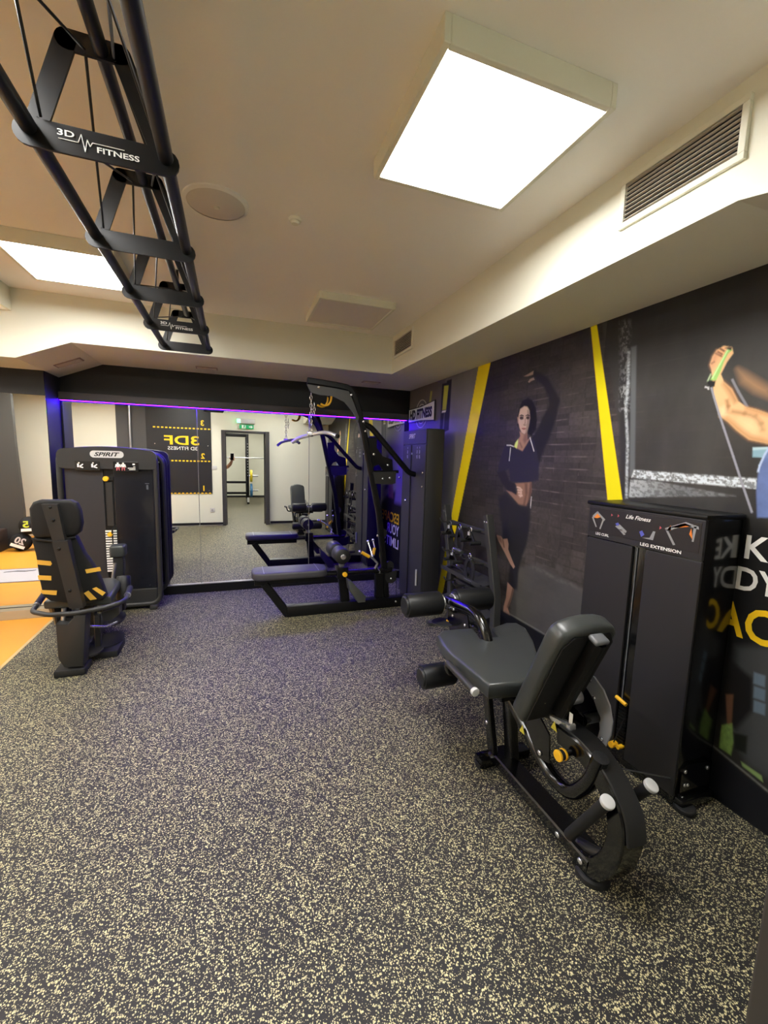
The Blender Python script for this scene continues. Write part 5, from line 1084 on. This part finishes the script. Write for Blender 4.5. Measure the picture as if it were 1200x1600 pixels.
B().box((a.x - 0.001, YD + 0.03, b_.z + 0.01), (a.x + 0.07, YD + 0.075, a.z - 0.01), 0.010).ob('green_lamp', M_ACRED, ex)
c = mat_(374, 663.5, Y=YD + 0.05); d = mat_(396.5, 670.5, Y=YD + 0.05)
B().box((c.x, YD + 0.045, d.z), (d.x, YD + 0.055, c.z), 0.002).ob('sign_plate', M_EXIT, ex, smooth=False)
zm = (c.z + d.z) / 2; yf = YD + 0.0556
# arrow points to the right in the mirror = to +X; running figure in a doorway
B().plate([(0.36, yf, zm - 0.010), (0.40, yf, zm - 0.010), (0.40, yf, zm - 0.030), (0.445, yf, zm), (0.40, yf, zm + 0.030), (0.40, yf, zm + 0.010), (0.36, yf, zm + 0.010)], (0, 0.001, 0)).ob('arrow', M_WHP, ex, smooth=False)
B().box((0.215, yf, zm - 0.038), (0.295, yf + 0.001, zm + 0.038)).ob('door_pictogram', M_WHP, ex, smooth=False)
B().plate([(0.245, yf + 0.001, zm - 0.036), (0.262, yf + 0.001, zm - 0.008), (0.278, yf + 0.001, zm - 0.036), (0.284, yf + 0.001, zm - 0.03), (0.270, yf + 0.001, zm + 0.012), (0.284, yf + 0.001, zm + 0.008), (0.270, yf + 0.001, zm + 0.036), (0.252, yf + 0.001, zm + 0.034), (0.250, yf + 0.001, zm), (0.236, yf + 0.001, zm - 0.03)], (0, 0.0006, 0)).ob('running_figure', M_EXIT, ex, smooth=False)
def wall_plate(q, w, h, name, label, cat):
    p = mat_(*q, Y=YD); r = root(name, (p.x, YD, p.z - h / 2), label, cat)
    B().box((p.x - w / 2, YD, p.z - h / 2), (p.x + w / 2, YD + 0.012, p.z + h / 2), 0.004).ob('cover', M_GREYCAP, r)
    return r, p
r, p = wall_plate((332, 797), 0.09, 0.09, 'wall_socket', 'white wall socket low beside the doorway, seen in the mirror', 'socket')
B().cyl((p.x, YD + 0.010, p.z), (p.x, YD + 0.0125, p.z), 0.022, 18).ob('insert', mat('socket_insert', lin(150, 150, 150), 0.5), r)
r, p = wall_plate((335, 731), 0.11, 0.08, 'light_switch', 'white light switch beside the doorway, seen in the mirror', 'switch')
B().box((p.x - 0.03, YD + 0.011, p.z - 0.025), (p.x + 0.03, YD + 0.015, p.z + 0.025), 0.003).ob('rocker', M_GREYCAP, r)

# ------------------------------------------------------------------ rack and bar in the room behind the doorway
YP = -4.08
pr_ = root('power_rack', (0.47, YP, 0), 'black power rack in the room behind the doorway, seen in the mirror', 'rack')
def Q(x, y): return mat_(x, y, Y=YP)
for dx in (0.0, -1.2):
    x = 0.47 + dx
    B().box((x - 0.035, YP - 0.035, 0.03), (x + 0.035, YP + 0.035, 2.2), 0.004).ob('upright', M_SATIN, pr_); B().box((x - 0.035, YP - 1.2, 0.03), (x + 0.035, YP - 1.13, 2.2), 0.004).ob('upright', M_SATIN, pr_)
    B().box((x - 0.035, YP - 1.13, 2.13), (x + 0.035, YP - 0.035, 2.2), 0.004).ob('side_beam', M_SATIN, pr_); B().box((x - 0.035, YP - 1.2, 0.0), (x + 0.035, YP + 0.12, 0.06), 0.006).ob('foot_beam', M_SATIN, pr_)
    for i in range(12): B().cyl((x, YP + 0.034, 0.9 + i * 0.09), (x, YP + 0.037, 0.9 + i * 0.09), 0.013, 10).ob('hole_insert', M_GREYCAP, pr_)
B().box((-0.73, YP - 0.03, 2.10), (0.47, YP + 0.03, 2.2), 0.004).ob('top_beam', M_SATIN, pr_)
for z in (0.69, 0.35): B().box((-0.73, YP + 0.03, z - 0.035), (0.44, YP + 0.10, z + 0.035), 0.008).ob('front_bar', M_SATIN, pr_)
B().box((0.44, YP + 0.03, 0.05), (0.50, YP + 0.10, 0.20), 0.004).ob('foot_guard', M_GREYCAP, pr_)
for z in (0.89, 0.43): B().cyl((0.47, YP, z), (0.78, YP, z), 0.025, 12).ob('storage_peg', M_ALU, pr_)
bz = Q(380, 715.3).z
bl = root('barbell', (0.0, YP + 0.05, bz), 'steel barbell resting on the power rack behind the doorway', 'barbell')
B().cyl((-1.1, YP + 0.06, bz), (0.90, YP + 0.06, bz), 0.014, 12).ob('shaft', M_ALU, bl); B().cyl((0.60, YP + 0.06, bz), (0.97, YP + 0.06, bz), 0.018, 12).ob('sleeve', M_ALU, bl)
def wplate(z, r, c, label):
    p = root('weight_plate', (0.57, YP, z - r), label, 'weight plate')
    B().lathe([(0.03, 0), (r * 0.5, 0.01), (r * 0.8, 0.01), (r * 0.86, 0), (r, 0), (r, 0.07), (r * 0.86, 0.07), (r * 0.8, 0.06), (r * 0.5, 0.06), (0.03, 0.07), (0.03, 0)], (0.535, YP, z), (1, 0, 0), 30).ob('disc', c, p)
    B().lathe([(0.026, 0), (0.05, 0), (0.05, 0.02), (0.026, 0.02), (0.026, 0)], (0.60, YP, z), (1, 0, 0), 20).ob('hub', M_ALU, p)
wplate(0.89, 0.19, mat('plate_yellow', lin(226, 200, 20), 0.5), 'yellow weight plate on the power rack behind the doorway')
wplate(0.43, 0.215, mat('plate_blue', lin(60, 120, 170), 0.5), 'blue weight plate on the power rack behind the doorway')

# ------------------------------------------------------------------ orange area: mat, balls, box (seen in the left mirror)
fm = root('floor_mat', (-2.9, 3.03, 0), 'pale grey rectangle with a dark mark on the orange floor, seen in the left mirror', 'mat')
B().box((-4.2, 2.77, 0.0), (-1.95, 3.45, 0.004)).ob('sheet', mat('pale_grey_mat', lin(196, 192, 196), 0.6), fm, smooth=False)
for y in (2.78, 3.44): B().box((-4.2, y - 0.012, 0.004), (-1.95, y + 0.012, 0.005)).ob('border_line', mat('mauve_line', lin(126, 104, 118), 0.6), fm, smooth=False)
B().plate([(-2.72, 2.92, 0.004), (-2.60, 2.88, 0.004), (-2.50, 2.91, 0.004), (-2.40, 2.88, 0.004), (-2.40, 2.92, 0.004), (-2.50, 2.95, 0.004), (-2.62, 2.92, 0.004), (-2.72, 2.95, 0.004)], (0, 0, 0.001)).ob('dark_mark', M_SATIN, fm, smooth=False)
def ball(c, r, num, label, colp, stripe, tilt):
    o = root('medicine_ball', (c[0], c[1], c[2] - r), label, 'medicine ball', 'medicine balls'); c = Vector(c)
    B().sphere(c, r).ob('shell', M_RUB, o)
    for k in range(3):
        a = math.pi * k / 3; pr = [c + Vector((r * 1.004 * math.cos(t) * math.cos(a), r * 1.004 * math.cos(t) * math.sin(a), r * 1.004 * math.sin(t))) for t in [2 * math.pi * i / 40 for i in range(40)]]
        B().tube(pr, 0.0025, 5, closed=True).ob('seam', M_BLKP, o)
    nrm = Vector((0.25, 1.0, 0.28)).normalized(); rx_ = Vector((-1, 0.25, 0)).normalized(); up = nrm.cross(rx_).normalized(); rx_ = up.cross(nrm)
    R = Matrix.Rotation(tilt, 3, nrm) @ Matrix((rx_, up, nrm)).transposed()
    t = text(num, o, c + nrm * (r * 1.002), r * 0.75, colp, rot=R, width=r * 0.95, bold=0.03)
    pts = [c + R @ Vector((u * r * 0.65, -r * 0.62 + v * r * 0.16, 0)) for u, v in ((-1, -1), (1, -1), (1, 1), (-1, 1))]
    B().plate([p + nrm * (r * 0.80) for p in pts], nrm * 0.012).ob('label_band', stripe, o, smooth=False)
M_LIME = mat('lime_print', lin(206, 220, 60), 0.5)
ball((-3.06, 1.53, 0.135), 0.135, '20', 'black medicine ball marked 20 on the orange floor', M_GREYCAP, M_WHP, 0.45)
ball((-2.945, 1.53, 0.386), 0.135, '15', 'black medicine ball marked 15 on top of the others', M_LIME, M_WHP, 0.0)
ball((-2.785, 1.53, 0.130), 0.130, '10', 'black medicine ball with blue print at the bottom of the pile', mat('sky_print', lin(80, 150, 200), 0.5), M_WHP, -0.4)
bx = root('plyo_box', (-3.55, 1.54, 0), 'dark brown padded box beside the medicine balls', 'box')
B().box((-3.85, 1.36, 0.0), (-3.29, 1.70, 0.33), 0.02, 3).ob('body', mat('dark_brown_vinyl', lin(56, 44, 40), 0.6), bx)
B().box((-3.853, 1.357, 0.16), (-3.287, 1.703, 0.168), 0.002).ob('seam', M_BLKP, bx)

# ================================================================== THE PERSON TAKING THE PICTURE
ph = root('phone', (0.01, -0.02, 1.41), 'black phone held up in the doorway, seen in the mirror', 'phone')
PM = cam.matrix_world.to_3x3()
pc = EYE - CF * 0.030 - CU * 0.055 + CR * 0.018
B().obox(pc, (0.075, 0.15, 0.008), PM, 0.004, 3).ob('body', M_GLASSBLK, ph)
for a, b_ in ((-0.02, 0.056), (-0.02, 0.034), (-0.004, 0.045)): B().cyl(pc + CR * a + CU * b_ + CF * 0.004, pc + CR * a + CU * b_ + CF * 0.0065, 0.007, 14).ob('lens', M_SATIN, ph)
def skinned(name, verts, edges, radii, material, sub=2, rootv=0, parent=None):
    o0 = base_of(parent)
    me = bpy.data.meshes.new(name); me.from_pydata([tuple(Vector(v) - o0) for v in verts], edges, [])
    ob = bpy.data.objects.new(name, me); COL.objects.link(ob); ob.parent = parent
    ob.modifiers.new('skin', 'SKIN'); s = ob.modifiers.new('sub', 'SUBSURF'); s.levels = sub; s.render_levels = sub
    for i, v in enumerate(me.skin_vertices[0].data):
        r = radii[i]; v.radius = (r, r) if not isinstance(r, tuple) else r; v.use_root = (i == rootv)
    dg = bpy.context.evaluated_depsgraph_get(); dg.update()
    m2 = bpy.data.meshes.new_from_object(ob.evaluated_get(dg)); ob.modifiers.clear(); ob.data = m2
    m2.materials.clear(); m2.materials.append(material); m2.shade_smooth()
    return ob
pe = root('person', (-0.42, -0.50, 0), 'person in a white T-shirt holding up a phone in the doorway', 'person')
# body, one surface: pelvis, spine, head, legs, both arms
V = [(-0.45, -0.52, 0.95), (-0.45, -0.52, 1.12), (-0.45, -0.51, 1.32), (-0.45, -0.50, 1.46), (-0.44, -0.47, 1.53), (-0.43, -0.44, 1.62), (-0.43, -0.43, 1.74),
     (-0.27, -0.47, 1.42), (-0.115, -0.33, 1.245), (-0.035, -0.20, 1.33), (0.005, -0.10, 1.415),
     (-0.63, -0.52, 1.42), (-0.70, -0.56, 1.14), (-0.68, -0.46, 0.90),
     (-0.36, -0.52, 0.90), (-0.34, -0.49, 0.50), (-0.34, -0.52, 0.09), (-0.33, -0.40, 0.035),
     (-0.54, -0.52, 0.90), (-0.57, -0.50, 0.50), (-0.57, -0.53, 0.09), (-0.58, -0.41, 0.035)]
E_ = [(0, 1), (1, 2), (2, 3), (3, 4), (4, 5), (5, 6), (3, 7), (7, 8), (8, 9), (9, 10), (3, 11), (11, 12), (12, 13), (0, 14), (14, 15), (15, 16), (16, 17), (0, 18), (18, 19), (19, 20), (20, 21)]
Rr = [(0.16, 0.11), (0.14, 0.10), (0.17, 0.11), (0.13, 0.085), 0.055, 0.085, 0.075, 0.055, 0.045, 0.038, 0.027, 0.055, 0.045, 0.03, 0.085, 0.058, 0.04, 0.04, 0.085, 0.058, 0.04, 0.04]
body = skinned('body', V, E_, Rr, M_SKIN, 2, 0, pe)
# clothes
skinned('t_shirt', [(-0.45, -0.52, 0.92), (-0.45, -0.52, 1.12), (-0.45, -0.51, 1.32), (-0.45, -0.50, 1.455), (-0.27, -0.47, 1.425), (-0.18, -0.39, 1.32), (-0.63, -0.52, 1.42), (-0.68, -0.55, 1.24)], [(0, 1), (1, 2), (2, 3), (3, 4), (4, 5), (3, 6), (6, 7)], [(0.18, 0.135), (0.165, 0.125), (0.19, 0.13), (0.15, 0.10), 0.075, 0.072, 0.075, 0.072], M_SHIRT, 2, 0, pe)
skinned('trousers', [(-0.45, -0.52, 0.98), (-0.45, -0.52, 0.92), (-0.36, -0.52, 0.86), (-0.34, -0.49, 0.50), (-0.34, -0.52, 0.11), (-0.54, -0.52, 0.86), (-0.57, -0.50, 0.50), (-0.57, -0.53, 0.11)], [(0, 1), (1, 2), (2, 3), (3, 4), (1, 5), (5, 6), (6, 7)], [(0.175, 0.125), (0.175, 0.13), 0.10, 0.075, 0.06, 0.10, 0.075, 0.06], M_TROUS, 2, 0, pe)
for x in (-0.335, -0.575): B().obox((x, -0.46, 0.045), (0.10, 0.27, 0.088), None, 0.035, 4).ob('shoe', M_RUB, pe)
B().sphere((-0.43, -0.445, 1.725), 0.098, scale=(0.9, 1.0, 1.1)).ob('hair', M_HAIR, pe)
# hand: palm behind the phone, four fingers round its far edge, thumb on the near edge
w0 = Vector((0.005, -0.10, 1.415)); pl = pc - CU * 0.045 - CF * 0.022
hand = [w0, pl + CR * 0.0]; he = [(0, 1)]; hr_ = [0.026, (0.036, 0.016)]
for k, ln in enumerate((0.062, 0.070, 0.066, 0.052)):
    b0 = pl + CR * 0.022 + CU * (0.030 - 0.021 * k); i = len(hand)
    hand += [b0, b0 + CR * 0.026 + CF * 0.012, b0 + CR * 0.022 + CF * 0.032, b0 + CR * (0.022 - ln * 0.30) + CF * 0.036]
    he += [(1, i), (i, i + 1), (i + 1, i + 2), (i + 2, i + 3)]; hr_ += [0.012, 0.0100, 0.0092, 0.0078]
b0 = pl - CR * 0.02 - CU * 0.012; i = len(hand)
hand += [b0, b0 - CR * 0.028 + CU * 0.018 + CF * 0.004, b0 - CR * 0.030 + CU * 0.044 + CF * 0.020]; he += [(1, i), (i, i + 1), (i + 1, i + 2)]; hr_ += [0.014, 0.0115, 0.0095]
skinned('hand', hand, he, hr_, M_SKIN, 2, 1, pe)
